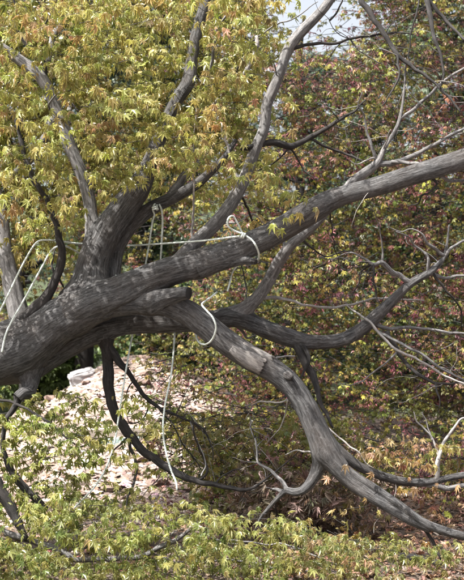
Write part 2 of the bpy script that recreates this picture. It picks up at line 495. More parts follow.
limb('F8', 'twig', 'dead', 'F', None, 6.9, [(264, 298, 2.2), (280, 298, 2.1), (300, 303, 1.8), (325, 308, 1.8), (348, 305, 1.6), (372, 299, 1.5), (400, 299, 1.3), (424, 300, .9)])
limb('F9', 'twig', 'branch', 'F', None, 6.9, [(285, 252, 2), (284.5, 243, 1.8), (286, 232, 1.4)])
limb('F10', 'twig', 'dark', 'F', None, 7.1, [(300, 238, 1.4), (325, 256, 1.2), (348, 251, 1), (372, 263, .8)])
# forks of the long grey limb C
limb('C1', 'branch', 'branch', 'C', None, 6.9, [(444, 257, 2), (453, 247, 1.9), (464, 240, 1.7), (490, 228, 1.2)])
limb('C2', 'branch', 'branch', 'C', None, 6.7, [(444, 256, 2.2), (435, 249, 2.2), (427, 243, 2), (423, 235, 1.4), (412, 229, 1.1), (400, 232, .9), (388, 226, .7)])
limb('C3', 'branch', 'branch', 'C', None, 6.7, [(428, 272, 2.2), (428, 260, 2), (423, 251, 1.6), (415, 246, 1.3), (408, 236, 1), (396, 232, .8)])
limb('C4', 'branch', 'branch', 'C', None, 6.6, [(412, 284, 3), (401, 277, 3), (392, 272, 3), (382, 263, 2.9), (373, 264, 2.3), (362, 257, 1.6), (348, 253, 1.2), (333, 259, .9), (320, 258, .7)])
limb('C4a', 'twig', 'branch', 'C', None, 6.6, [(382, 263, 1.7), (383, 250, 1.3), (380, 236, 1), (378, 222, .8), (370, 206, .7)], dep='C4')
limb('C4b', 'twig', 'dark', 'C', None, 6.6, [(373, 264, 1.8), (374, 280, 1.6), (376, 296, 1.3), (381, 304, .8)], dep='C4')
limb('C4c', 'twig', 'dark', 'C', None, 6.7, [(371, 264, 1.6), (362, 270, 1.4), (359, 280, 1.2), (352, 296, .9)], dep='C4')
limb('C5', 'branch', 'branch', 'C', None, 6.8, [(430, 273, 2.4), (445, 277.5, 2.1), (464, 275, 1.8), (495, 268, 1.2)])
limb('C6', 'branch', 'dark', 'C', None, 6.9, [(432, 272, 2), (441, 285, 1.8), (452, 297, 1.5), (461, 310, 1.4), (461, 328, 1.1)])
limb('C7', 'branch', 'branch', 'C', None, 6.9, [(372, 322, 3), (384, 328, 2.4), (400, 328, 2.2), (420, 328, 2), (445, 332, 1.9), (464, 334, 1.7), (495, 336, 1.3)])
limb('C8', 'twig', 'dead', 'C', None, 6.5, [(346, 305, .8), (358, 314, 1.5), (370, 323, 1.8), (387, 341, 1.8), (399, 351, 1.9), (415, 358, 1.6), (436, 370, 1.6), (452, 379, 1.5), (470, 386, 1.2)])
limb('C9', 'branch', 'branch', 'C', None, 6.6, [(366, 322, 1.8), (378, 331, 2), (390, 338, 2), (406, 346, 1.9), (421, 354, 1.8), (442, 369, 1.7), (464, 380, 1.5), (490, 396, 1)])
limb('C10', 'branch', 'dark', 'C', None, 6.6, [(386, 332, 2.6), (393, 343, 2.4), (400, 356, 2.4), (413, 370, 2.3), (430, 381, 2.1), (447, 384, 1.7), (466, 382, 1.4), (490, 386, 1)])
limb('C10a', 'twig', 'branch', 'C', None, 6.7, [(397, 352, 1.5), (387, 362, 1.4), (376, 370, 1.3), (364, 380, 1.2), (352, 385, .9), (340, 383, .7)], dep='C10')
limb('C10b', 'twig', 'dark', 'C', None, 6.6, [(436, 383, 1.7), (437, 392, 1.6), (440, 400, 1.2), (438, 410, .8)], dep='C10')
limb('C11', 'branch', 'dark', 'C', None, 6.55, [(294, 340, 4), (299, 351, 4), (305, 363, 4), (313, 376, 3.9), (317, 388, 3.2), (320, 402, 2.7), (327, 416, 2.3), (333, 428, 1.5)])
limb('C12', 'branch', 'dark', 'C', None, 6.6, [(300, 343, 3), (307, 352, 2.6), (309, 361, 2.2), (304, 371, 1.8), (300, 380, 1.2)])
limb('C13', 'twig', 'branch', 'C', None, 7.0, [(232, 320, 2), (243, 332, 1.8), (247, 338, 1.6), (254, 336, 1.2), (262, 330, 1)])
limb('C14', 'twig', 'dark', 'C', None, 7.0, [(249, 318, 1.5), (247, 300, 1.3), (245, 280, 1.1), (240, 262, .9)])
# dark branches hanging from limb C at the left
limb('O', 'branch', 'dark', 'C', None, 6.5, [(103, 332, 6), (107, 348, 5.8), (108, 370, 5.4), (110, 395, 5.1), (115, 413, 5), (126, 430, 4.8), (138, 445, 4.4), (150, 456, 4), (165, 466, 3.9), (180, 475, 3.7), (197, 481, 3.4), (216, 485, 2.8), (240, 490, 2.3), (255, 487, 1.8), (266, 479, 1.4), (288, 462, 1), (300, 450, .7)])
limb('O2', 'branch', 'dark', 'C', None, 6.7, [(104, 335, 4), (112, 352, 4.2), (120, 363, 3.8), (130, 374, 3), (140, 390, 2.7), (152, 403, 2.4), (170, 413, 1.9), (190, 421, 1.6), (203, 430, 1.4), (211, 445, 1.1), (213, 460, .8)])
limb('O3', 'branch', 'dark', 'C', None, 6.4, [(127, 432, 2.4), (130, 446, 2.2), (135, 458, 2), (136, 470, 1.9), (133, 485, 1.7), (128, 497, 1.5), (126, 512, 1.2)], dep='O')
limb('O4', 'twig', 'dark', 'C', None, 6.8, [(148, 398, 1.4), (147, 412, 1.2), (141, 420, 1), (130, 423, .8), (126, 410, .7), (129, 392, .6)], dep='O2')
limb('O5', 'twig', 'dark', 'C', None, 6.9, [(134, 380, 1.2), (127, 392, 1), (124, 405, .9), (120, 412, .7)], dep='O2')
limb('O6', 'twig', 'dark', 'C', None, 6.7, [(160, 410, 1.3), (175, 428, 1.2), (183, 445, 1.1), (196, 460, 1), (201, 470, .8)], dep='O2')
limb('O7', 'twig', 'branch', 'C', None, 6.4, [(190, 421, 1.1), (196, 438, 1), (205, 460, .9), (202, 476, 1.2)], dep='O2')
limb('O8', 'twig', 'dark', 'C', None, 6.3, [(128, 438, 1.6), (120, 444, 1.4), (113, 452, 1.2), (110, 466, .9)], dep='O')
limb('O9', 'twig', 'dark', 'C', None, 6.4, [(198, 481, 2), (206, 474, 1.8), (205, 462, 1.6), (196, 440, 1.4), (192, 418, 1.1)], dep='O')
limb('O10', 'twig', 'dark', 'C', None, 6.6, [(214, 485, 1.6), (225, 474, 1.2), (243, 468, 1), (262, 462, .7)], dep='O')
# limb B's feet and side limbs
limb('B1', 'limb', 'bark', 'B', 6.29, 6.1, [(309, 408, 3), (315, 428, 5.5), (321, 443, 6), (329, 456, 5.4), (338, 463, 4.8), (352, 474, 4.4), (373, 487, 4.1), (398, 504, 4), (423, 522, 4.2), (445, 531, 4.4), (464, 536, 4.3), (520, 548, 3.6), (580, 552, 2.5)])
limb('D', 'limb', 'bark', 'B', None, 6.5, [(312, 408, 3.5), (323, 430, 5.2), (334, 445, 5.2), (348, 458, 5), (362, 468, 4.7), (385, 477, 4.5), (407, 482, 4.2), (430, 482, 4), (448, 478, 3.6), (464, 475, 3.5), (510, 466, 2.5)])
limb('D2', 'branch', 'branch', 'D', None, 6.4, [(420, 482, 3.4), (435, 486, 3.2), (450, 488, 3.2), (464, 486, 2.8), (505, 482, 2)])
limb('D3', 'branch', 'dead', 'D', None, 6.6, [(436, 482, 2.6), (438, 468, 2.8), (439, 455, 2.6), (444, 443, 2), (452, 430, 1.8), (460, 420, 1.5), (470, 416, 1)])
limb('D4', 'twig', 'dead', 'D', None, 6.6, [(439, 457, 1.9), (433, 441, 1.6), (425, 429, 1.4), (417, 421, 1.2), (414, 412, .9)], dep='D3')
limb('D5', 'twig', 'dead', 'D', None, 6.7, [(432, 440, 1.1), (427, 424, 1), (422, 412, .8)], dep='D3')
limb('D6', 'twig', 'dead', 'D', None, 6.3, [(328, 428, 1.5), (345, 442, 1.3), (358, 452, 1.2), (366, 463, 1.1), (374, 468, .8)])
limb('E', 'limb', 'bark', 'B', None, 6.45, [(322, 452, 7), (318, 468, 5.8), (311, 482, 4.9), (303, 490, 4.2), (294, 492, 3.8), (286, 491, 3.3), (277, 499, 2.8), (268, 509, 2.4), (260, 519, 1.8), (255, 530, 1.1)])
limb('E1', 'branch', 'branch', 'E', None, 6.6, [(287, 490, 2.6), (281, 480, 2.3), (270, 470, 2), (258, 462, 1.7), (257, 448, 1.4), (252, 432, 1.1), (250, 416, .8)])
limb('E2', 'branch', 'branch', 'E', None, 6.4, [(284, 492, 2.6), (277, 489, 2.2), (271, 490, 1.5), (266, 487, .8)])
limb('E3', 'twig', 'dark', 'E', None, 6.7, [(275, 501, 1.6), (277, 514, 1.4), (278, 524, 1.1)])
limb('E4', 'twig', 'dead', 'E', None, 6.4, [(314, 478, 1.4), (318, 466, 1.1), (322, 458, .9)])
limb('B3', 'twig', 'dead', 'B', None, 6.6, [(289, 398, 1.6), (283, 402, 1.4), (270, 402, 1.3), (258, 402, 1.2), (250, 410, 1), (246, 420, .9)])
limb('B4', 'twig', 'dead', 'B', None, 6.6, [(288, 400, 1.5), (286, 412, 1.2), (278, 430, 1), (266, 445, .8)])
limb('B5', 'twig', 'dead', 'B', None, 6.6, [(268, 362, 1.7), (280, 357, 1.6), (295, 356, 1.4)])
limb('B6', 'twig', 'dead', 'B', None, 6.5, [(318, 452, 1.5), (305, 452, 1.3), (296, 450, 1.1), (285, 455, .9)])
limb('S1', 'branch_stub', 'bark', 'B', 6.42, 6.30, [(150, 302, 9), (165, 297, 8), (178, 294, 7), (186, 293, 6.6), (189, 293, 6)], broken=True)
limb('S2', 'branch_stub', 'bark', 'A', 6.38, 6.27, [(200, 268, 8), (218, 264, 6), (236, 261, 4.4), (251, 261, 3.6), (256, 262, 3)], broken=True)
# spur and hanging dark branches under the trunk
limb('V', 'branch_stub', 'bark', 'T', 6.50, 6.35, [(30, 370, 10), (30, 384, 7.5), (29, 392, 6), (22, 394, 5.6), (17.5, 398, 5.5)], broken=True)
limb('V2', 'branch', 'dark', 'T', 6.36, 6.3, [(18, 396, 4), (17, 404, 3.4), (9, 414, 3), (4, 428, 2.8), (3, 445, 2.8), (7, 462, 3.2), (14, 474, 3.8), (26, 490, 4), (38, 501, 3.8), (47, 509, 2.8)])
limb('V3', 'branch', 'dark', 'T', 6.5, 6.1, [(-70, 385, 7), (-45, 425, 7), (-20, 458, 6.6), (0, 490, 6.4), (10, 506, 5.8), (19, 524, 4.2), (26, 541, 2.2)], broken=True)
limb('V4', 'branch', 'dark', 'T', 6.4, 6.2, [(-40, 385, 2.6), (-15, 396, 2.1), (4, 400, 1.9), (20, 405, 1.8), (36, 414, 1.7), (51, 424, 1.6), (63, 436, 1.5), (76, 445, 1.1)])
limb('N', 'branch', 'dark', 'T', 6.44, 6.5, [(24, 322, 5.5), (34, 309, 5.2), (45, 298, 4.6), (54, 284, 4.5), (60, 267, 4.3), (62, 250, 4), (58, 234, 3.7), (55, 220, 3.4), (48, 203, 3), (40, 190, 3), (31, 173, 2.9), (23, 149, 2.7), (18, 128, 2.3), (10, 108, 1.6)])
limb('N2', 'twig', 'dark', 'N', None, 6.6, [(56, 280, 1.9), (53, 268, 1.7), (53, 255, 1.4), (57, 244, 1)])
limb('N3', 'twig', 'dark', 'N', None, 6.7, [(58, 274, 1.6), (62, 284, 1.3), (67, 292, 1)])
# upper left
limb('K2', 'branch', 'branch', 'K', None, 6.95, [(58, 116, 4.6), (53, 124, 5), (46, 139, 4.8), (34, 155, 4.4), (22, 168, 4.2), (6, 181, 4), (-12, 188, 3.6)])
limb('K3', 'branch', 'dark', 'K', None, 6.6, [(46, 84, 2.4), (45, 68, 2.6), (42, 52, 2.5), (38, 37, 2.3), (28, 22, 1.9), (18, 12, 1.7), (12, -2, 1.4), (0, -30, 1)])
limb('K3a', 'branch', 'branch', 'K', None, 6.5, [(42, 54, 2.3), (30, 47, 2.1), (20, 37, 1.9), (14, 25, 1.5), (9, 14, 1)], dep='K3')
limb('K3b', 'twig', 'dark', 'K', None, 6.6, [(40, 38, 1.4), (48, 20, 1.3), (56, 6, 1.1), (66, -14, .8)], dep='K3')
limb('K4', 'branch', 'branch', 'K', None, 7.2, [(66, 132, 3), (68, 114, 3), (73, 99, 2.8), (80, 86, 2.2), (88, 72, 1.6)])
limb('K5', 'branch', 'branch', 'K', None, 7.3, [(48, 62, 3), (53, 36, 3.6), (62, 25, 3.6), (60, 10, 3.3), (54, -8, 3), (46, -40, 2.4)])
limb('K6', 'twig', 'dark', 'K', None, 7.0, [(61, 29, 1.8), (72, 19, 1.7), (82, 8, 1.5), (95, 2, 1.3), (108, -6, 1)], dep='K5')
limb('K7', 'twig', 'dark', 'K', None, 6.4, [(40, 80, 1.5), (28, 81, 1.3), (15, 82, 1.3), (0, 86, 1.2), (-20, 92, .9)])
limb('K8', 'twig', 'branch', 'K', None, 6.4, [(50, 110, 1.5), (49, 104, 1.4), (56, 95, 1.3), (70, 90, 1)])
limb('K9', 'twig', 'dark', 'K', None, 6.4, [(60, 98, 1.3), (72, 104, 1.3), (82, 116, 1.1)])
limb('J2', 'branch', 'branch', 'J', None, 6.6, [(190, 70, 1.6), (205, 84, 1.6), (211, 66, 2), (214, 42, 2), (220, 24, 1.8), (234, 8, 1.6), (250, -12, 1.2)])
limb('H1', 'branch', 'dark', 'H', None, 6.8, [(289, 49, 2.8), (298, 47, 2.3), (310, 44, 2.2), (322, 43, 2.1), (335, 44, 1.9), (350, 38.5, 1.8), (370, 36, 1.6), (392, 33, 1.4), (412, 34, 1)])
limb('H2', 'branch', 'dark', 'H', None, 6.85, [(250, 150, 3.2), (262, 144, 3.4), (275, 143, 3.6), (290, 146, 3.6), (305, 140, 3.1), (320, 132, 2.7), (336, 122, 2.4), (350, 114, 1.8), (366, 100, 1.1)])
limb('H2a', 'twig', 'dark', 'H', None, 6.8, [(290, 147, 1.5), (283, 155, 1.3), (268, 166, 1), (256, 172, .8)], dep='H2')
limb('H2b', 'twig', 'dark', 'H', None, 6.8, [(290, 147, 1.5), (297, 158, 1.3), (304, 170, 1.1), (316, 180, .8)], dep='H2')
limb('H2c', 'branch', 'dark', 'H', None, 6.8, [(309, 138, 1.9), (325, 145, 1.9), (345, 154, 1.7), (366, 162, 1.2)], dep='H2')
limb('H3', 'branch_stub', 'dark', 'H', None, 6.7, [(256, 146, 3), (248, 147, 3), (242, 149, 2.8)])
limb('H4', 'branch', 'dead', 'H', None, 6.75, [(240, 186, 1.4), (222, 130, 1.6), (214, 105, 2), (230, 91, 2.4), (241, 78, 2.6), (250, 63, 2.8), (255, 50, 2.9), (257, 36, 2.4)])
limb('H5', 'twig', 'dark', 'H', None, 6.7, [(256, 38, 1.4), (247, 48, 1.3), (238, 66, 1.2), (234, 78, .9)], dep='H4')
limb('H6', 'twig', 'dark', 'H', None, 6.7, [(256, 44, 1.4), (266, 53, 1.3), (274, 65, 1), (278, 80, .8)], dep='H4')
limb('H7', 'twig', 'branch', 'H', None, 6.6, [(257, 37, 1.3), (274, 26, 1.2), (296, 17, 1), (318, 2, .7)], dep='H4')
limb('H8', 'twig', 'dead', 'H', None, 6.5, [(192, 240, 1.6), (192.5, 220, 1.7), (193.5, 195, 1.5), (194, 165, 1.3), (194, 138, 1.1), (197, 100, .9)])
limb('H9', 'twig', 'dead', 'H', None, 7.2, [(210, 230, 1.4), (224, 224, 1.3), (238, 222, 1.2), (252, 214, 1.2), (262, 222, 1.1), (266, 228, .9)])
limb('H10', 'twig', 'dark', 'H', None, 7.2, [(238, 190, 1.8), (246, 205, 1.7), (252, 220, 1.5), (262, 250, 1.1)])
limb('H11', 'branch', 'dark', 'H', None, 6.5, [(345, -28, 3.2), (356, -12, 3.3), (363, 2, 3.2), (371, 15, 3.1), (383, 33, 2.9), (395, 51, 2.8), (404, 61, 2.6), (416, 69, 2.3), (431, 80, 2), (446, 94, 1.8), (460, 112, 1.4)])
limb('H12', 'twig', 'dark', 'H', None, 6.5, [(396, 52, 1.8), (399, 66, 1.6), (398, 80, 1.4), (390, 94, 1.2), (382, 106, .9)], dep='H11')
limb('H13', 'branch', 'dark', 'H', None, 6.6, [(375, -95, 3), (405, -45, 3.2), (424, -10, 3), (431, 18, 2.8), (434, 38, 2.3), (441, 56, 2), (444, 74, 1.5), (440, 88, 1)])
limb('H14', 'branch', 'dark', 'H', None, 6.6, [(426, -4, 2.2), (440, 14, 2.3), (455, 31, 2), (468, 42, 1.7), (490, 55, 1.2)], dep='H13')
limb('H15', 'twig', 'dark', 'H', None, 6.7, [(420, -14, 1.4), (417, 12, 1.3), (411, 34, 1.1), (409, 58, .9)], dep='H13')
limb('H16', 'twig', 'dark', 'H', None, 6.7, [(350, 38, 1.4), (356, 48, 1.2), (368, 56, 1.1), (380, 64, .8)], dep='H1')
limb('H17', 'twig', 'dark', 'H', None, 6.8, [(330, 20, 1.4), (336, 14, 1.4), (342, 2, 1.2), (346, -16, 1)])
limb('A1', 'twig', 'dark', 'A', None, 6.4, [(432, 178, 1.8), (437, 184, 1.7), (430, 192, 1.6), (422, 196, 1.5), (418, 203, 1.1), (408, 206, .8)])
limb('A2', 'branch', 'branch', 'A', None, 6.35, [(436, 172, 2.2), (447, 180, 2.1), (464, 181, 1.9), (500, 180, 1.3)])
limb('A3', 'twig', 'dark', 'A', None, 6.8, [(330, 210, 1.2), (332, 232, 1), (338, 262, .8)])
# low branches near the ground
limb('P', 'branch', 'branch', 'T', 6.3, 6.05, [(-120, 410, 6), (-60, 470, 5), (-10, 525, 4), (30, 540, 3.4), (60, 551, 3), (72, 558, 3.2), (85, 560, 3), (100, 559, 3), (118, 558, 3), (140, 557, 3), (155, 550, 3), (170, 542, 2.8), (182, 536, 2.5), (192, 529, 2.2), (201, 530, 2), (211, 537, 1.8), (224, 541, 1.4), (250, 546, 1)])
limb('P2', 'branch', 'dark', 'T', None, 6.1, [(44, 516, 1.6), (62, 527, 1.8), (75, 535, 2), (88, 545, 1.9), (98, 550, 1.4)], dep='V2')
limb('P3', 'twig', 'dark', 'T', None, 6.0, [(66, 530, 1.2), (84, 524, 1.1), (100, 521, .8)], dep='P2')
limb('P4', 'twig', 'branch', 'P', None, 6.1, [(170, 542, 1.2), (172, 534, 1), (178, 530, .8)])
limb('P5', 'twig', 'dark', 'P', None, 6.0, [(176, 540, 1.2), (181, 549, 1), (186, 556, .7)])
limb('P6', 'branch', 'branch', 'P', None, 5.9, [(224, 541, 1.4), (243, 541, 1.3), (262, 544, 1.3), (287, 545, 1.3), (306, 552, 1.2), (330, 562, 1), (350, 568, .8)])
limb('P7', 'branch', 'branch', 'P', None, 5.95, [(150, 553, 1.6), (180, 562, 1.4), (232, 560, 1.5), (265, 566, 1.5), (285, 572, 1.5), (320, 570, 1.3), (350, 574, .9)])
limb('P8', 'branch', 'dark', 'B', None, 6.2, [(418, 524, 2.2), (428, 534, 2.3), (435, 546, 2.2), (440, 557, 1.9), (442, 565, 1.4)], dep='B1')


def limb_points(key):
    b = BR[key]
    pts = b['pts']
    d = [0.0]
    for p, q in zip(pts, pts[1:]):
        d.append(d[-1] + math.hypot(q[0] - p[0], q[1] - p[1]))
    Y0 = b['Y0']
    if Y0 is None:
        pa = BR[b.get('dep') or b['parent']]['axis']
        px = pa.c[:, 0] / (K * pa.c[:, 1]) + 232; py = (CAM_H - pa.c[:, 2]) / (K * pa.c[:, 1]) + 290
        q = np.argmin((px - pts[0][0]) ** 2 + (py - pts[0][1]) ** 2)
        Y0 = pa.c[q, 1]
    out = []
    rnd = random.Random(key)
    w1, w2 = rnd.uniform(0, 6), rnd.uniform(3, 7)
    for (x, y, r), s in zip(pts, d):
        t = s / max(d[-1], 1)
        Y = Y0 + (b['Y1'] - Y0) * t
        Y += 0.035 * math.sin(w1 + w2 * t) * min(1, 4 * t) * (1 if r < 6 else 0.4)
        p = at(x, y, Y)
        if r < 4: r *= 0.5 + 0.5 * r / 4
        out.append((p.x, p.y, p.z, r * K * Y))
    return out


MAPLE_BASE = at(-330, 575, 6.55); MAPLE_BASE.z = 0
maple = empty('maple_tree', MAPLE_BASE, 'old leaning maple with heavy grey limbs tied by pale ropes', 'tree')
BIG = {'T', 'A', 'B', 'C', 'J', 'K', 'M', 'H', 'I', 'F', 'D', 'E', 'B1', 'S1', 'S2', 'V'}
for k in ORDER:
    pts = limb_points(k)
    rmax = max(p[3] for p in pts)
    step = 0.013 if k in BIG else 0.02
    BR[k]['axis'] = make_axis(pts, step)
    a = BR[k]['axis']
    if BR[k]['parent'] and k not in ('A', 'B', 'T', 'J', 'C', 'M', 'H', 'I', 'B1', 'D'):
        r0 = a.r[0]
        a.r = a.r * (1 + 0.28 * np.exp(-a.s / (2.2 * r0 + 1e-4)))
    if k not in BIG:                      # small crooks between the traced points
        sd = random.Random(k).uniform(0, 50)
        for i in range(len(a.c)):
            e = min(1, a.s[i] / 0.05)
            v = Vector((sd, a.s[i] * 14, 0))
            a.c[i] += np.array([noise.noise(v), noise.noise(v + Vector((7, 0, 3))), noise.noise(v + Vector((0, 0, 9)))]) * 0.009 * e
            a.r[i] *= 1 + 0.14 * noise.noise(Vector((sd, a.s[i] * 22, 5)))
NEIGH = {'T': [('A', .05), ('B', .05), ('C', .06), ('J', .12), ('M', .07), ('N', .05), ('V', .06)], 'A': [('J', .12), ('B', .07), ('H', .06), ('S2', .04)],
         'B': [('S1', .05), ('E', .06), ('B1', .03), ('D', .05)], 'C': [('T', .06), ('F', .06), ('O', .04)], 'J': [('T', .15), ('A', .13), ('K', .05)], 'K': [('J', .05)],
         'M': [('T', .08)], 'H': [('A', .06)], 'F': [('C', .06)], 'E': [('B', .06)], 'D': [('B', .04)], 'S1': [('B', .05)], 'S2': [('A', .04)], 'I': [('A', .05)], 'N': [('T', .06)], 'O': [('C', .05)], 'V': [('T', .06)]}
PART_OBJ = {}
for n_, k in enumerate(ORDER):
    b = BR[k]
    a = b['axis']
    big = k in BIG
    rmax = a.r.max()
    segs = 56 if rmax > 0.06 else (32 if rmax > 0.03 else (14 if rmax > 0.012 else 8))
    nb = [(BR[q]['axis'], kk) for q, kk in NEIGH.get(k, [])]
    me = tube_mesh(b['part'], a, segs, seed=0.37 * n_, flute=0.085 if big else 0.06 if rmax > .012 else 0, rough=0.045 if rmax > .03 else 0.0, neighbours=nb, origin=MAPLE_BASE, broken_end=b.get('broken', False), round_end=not b.get('broken', False))
    me.materials.append(M[b['mat']])
    par = maple
    if b['part'] in ('branch', 'twig', 'branch_stub') and b['parent']:
        par = PART_OBJ[b['parent']]
        if par.parent is not None and par.parent is not maple:
            par = par.parent
    o = link(bpy.data.objects.new(b['part'], me), par)
    PART_OBJ[k] = o


# the torn bark flap and knot on limb B
def flap(pts, r, mat, name, parent, label=None, segs=14, flat=0.35):
    a = make_axis([(*at(x, y, Y), rr * K * Y) for x, y, Y, rr in pts], 0.012)
    me = tube_mesh(name, a, segs, seed=4.2, flute=0.15, rough=0.0, origin=MAPLE_BASE)
    me.materials.append(M[mat])
    o = link(bpy.data.objects.new(name, me), parent)
    if label: o['label'] = label
    return o


def bark_plate(key, x0, x1, th0, th1, thick, mat, label, seed):
    """a plate of bark lying on a limb: part of its surface lifted by a few millimetres, with a ragged torn end"""
    a = BR[key]['axis']
    px = a.c[:, 0] / (K * a.c[:, 1]) + 232
    i0 = int(np.argmin(abs(px - x0))); i1 = int(np.argmin(abs(px - x1)))
    T, U, W = frames(a.c)
    nt, n = 26, 34
    outer = []; inner = []; att = []
    sd = Vector((seed, 0, 0))
    for ii in range(n):
        f = ii / (n - 1)
        mid = (th0 + th1) / 2 + .12 * noise.noise(sd + Vector((0, f * 2, 4)))
        for j in range(nt):
            g = j / (nt - 1) * 2 - 1
            rag = 1 + .10 * noise.noise(sd + Vector((0, g * 3.0, 0))) + .07 * noise.noise(sd + Vector((0, g * 9.0, 2)))
            e = i0 + (i1 - i0) * f * rag
            half = (th1 - th0) / 2 * (0.35 + 0.65 * min(1, f * 1.6)) * (1 + .14 * noise.noise(sd + Vector((g > 0, f * 4.0, 7))) + .08 * noise.noise(sd + Vector((g > 0, f * 11.0, 7))))
            th = mid + half * g
            i = min(int(e), len(a.c) - 2); w = e - i
            c = a.c[i] * (1 - w) + a.c[i + 1] * w; u = U[i] * (1 - w) + U[i + 1] * w; v = W[i] * (1 - w) + W[i + 1] * w
            r = noisy_radius(a, [i], [math.cos(th)], [math.sin(th)], 0.37 * ORDER.index(key), 0.085, 0.045)[0, 0]
            nn = u * math.cos(th) + v * math.sin(th)
            lift = thick * f ** 1.5 * (1 - abs(g) ** 3) + .0012
            outer.append(c + nn * (r + lift)); inner.append(c + nn * (r - .006))
            att.append((a.r[i] * math.cos(th) + seed, a.r[i] * math.sin(th), a.s[i]))
    V = np.array(outer + inner); off = n * nt
    F = []
    for i in range(n - 1):
        for j in range(nt - 1):
            q = i * nt + j
            F.append((q, q + 1, q + nt + 1, q + nt))
    for i in range(n - 1):
        for j, fl in ((0, 1), (nt - 1, 0)):
            q = i * nt + j
            F.append((q, q + nt, q + nt + off, q + off) if fl else (q + nt, q, q + off, q + nt + off))
    for j in range(nt - 1):
        for i, fl in ((0, 0), (n - 1, 1)):
            q = i * nt + j
            F.append((q, q + 1, q + 1 + off, q + off) if fl else (q + 1, q, q + off, q + 1 + off))
    F = np.array(F)
    me = np_mesh('bark_plate', V - np.array(MAPLE_BASE), np.full(len(F), 4), F.ravel())
    add_vec_attr(me, 'bark', np.array(att + att))
    me.materials.append(M[mat])
    o = link(bpy.data.objects.new('bark_plate', me), PART_OBJ[key])
    o['label'] = label


def facing_angle(key, x):
    """angle round the limb that looks at the camera"""
    a = BR[key]['axis']
    px = a.c[:, 0] / (K * a.c[:, 1]) + 232
    i = int(np.argmin(abs(px - x)))
    T, U, W = frames(a.c)
    v = np.array([0, -1.0, 0])
    return math.atan2(float(W[i] @ v), float(U[i] @ v)), float(W[i] @ np.array([0, 0, 1.0])), float(U[i] @ np.array([0, 0, 1.0]))


f0, wz_, uz_ = facing_angle('B', 250)
sgn = 1 if (math.cos(f0 + .5) * uz_ + math.sin(f0 + .5) * wz_) > (math.cos(f0 - .5) * uz_ + math.sin(f0 - .5) * wz_) else -1
bark_plate('B', 238, 269, f0 + sgn * 1.0 - .33, f0 + sgn * 1.0 + .33, .014, 'peel', 'grey strip of torn bark on top of the arching limb', 1.3)
bark_plate('B', 234, 265, f0 - sgn * .15 - .78, f0 - sgn * .15 + .78, .010, 'peel', 'pale plate of bared wood on the arching limb', 2.1)
flap([(284, 373, 6.32, 3.4), (289, 376, 6.25, 4), (292, 378, 6.235, 2.6)], 3, 'bark', 'knot', PART_OBJ['B'])


# ------------------------------------------------------------------ ropes
ROPES = []


def rope(pts, label, r=0.95, knots=()):
    ROPES.append(np.array([(x, y) for x, y, Y in pts], float))
    P = [(*at(x, y, Y), r * K * 6.4) for x, y, Y in pts]
    base = Vector(P[0][:3])
    root = empty('rope', base, label, 'rope', 'pale ropes tied to the maple')
    a = make_axis(P, 0.012)
    me = tube_mesh('cord', a, 10, origin=base)
    me.materials.append(M['rope'])
    link(bpy.data.objects.new('cord', me), root)
    for (x, y, Y, R, ang) in knots:                  # a hitch: two turns wound round the cord
        c = at(x, y, Y)
        kp = []
        for i in range(26):
            t = i / 25
            th = t * 2 * math.pi * 2.2
            kp.append((c.x + R * math.cos(th) * math.sin(ang) + (t - .5) * R * 1.6 * math.cos(ang), c.y + R * math.sin(th) * .9,
                       c.z + R * math.cos(th) * math.cos(ang) - (t - .5) * R * 1.6 * math.sin(ang), r * K * 6.4 * 0.95))
        a = make_axis(kp, 0.01)
        me = tube_mesh('knot', a, 10, origin=base)
        me.materials.append(M['rope'])
        link(bpy.data.objects.new('knot', me), root)
    return root


# long line from the upper bough to the trunk at the left
rope([(227.5, 291, 6.40), (230, 282, 6.43), (233, 271, 6.46), (240, 264, 6.47), (250, 262, 6.43), (257, 260.5, 6.34), (259, 255, 6.26), (256.5, 247, 6.20), (252, 240, 6.20), (247, 236.5, 6.24), (243, 234, 6.27), (238, 224, 6.24), (233, 216, 6.22), (228, 219, 6.20), (228, 226, 6.20), (235, 231, 6.22), (243, 235, 6.24), (225, 238, 6.27), (200, 241, 6.40), (165, 243.5, 6.62), (140, 245, 6.74), (116, 246, 6.80), (100, 245.5, 6.80), (84, 244, 6.74), (72, 243, 6.66), (60, 241, 6.55), (46, 240, 6.46), (38, 241.5, 6.44), (31, 250, 6.42), (20, 270, 6.38), (10, 291, 6.34), (0, 311, 6.29), (-12, 334, 6.27), (-18, 352, 6.28)],
     'pale rope looped over the upper bough and stretched left to the trunk', knots=[(243, 235.5, 6.235, 0.013, 0.3)])
rope([(122, 279, 6.40), (115, 275, 6.62), (108, 271, 6.76), (95, 263, 6.82), (82, 255, 6.80), (72, 249, 6.68), (65, 246, 6.55), (58, 246.5, 6.46), (51, 251, 6.44), (42, 267, 6.42), (30, 289, 6.38), (20, 307, 6.34), (13, 319, 6.31), (6, 334, 6.29), (2, 352, 6.29)],
     'second pale rope slanting over the dark curved branch to the trunk')
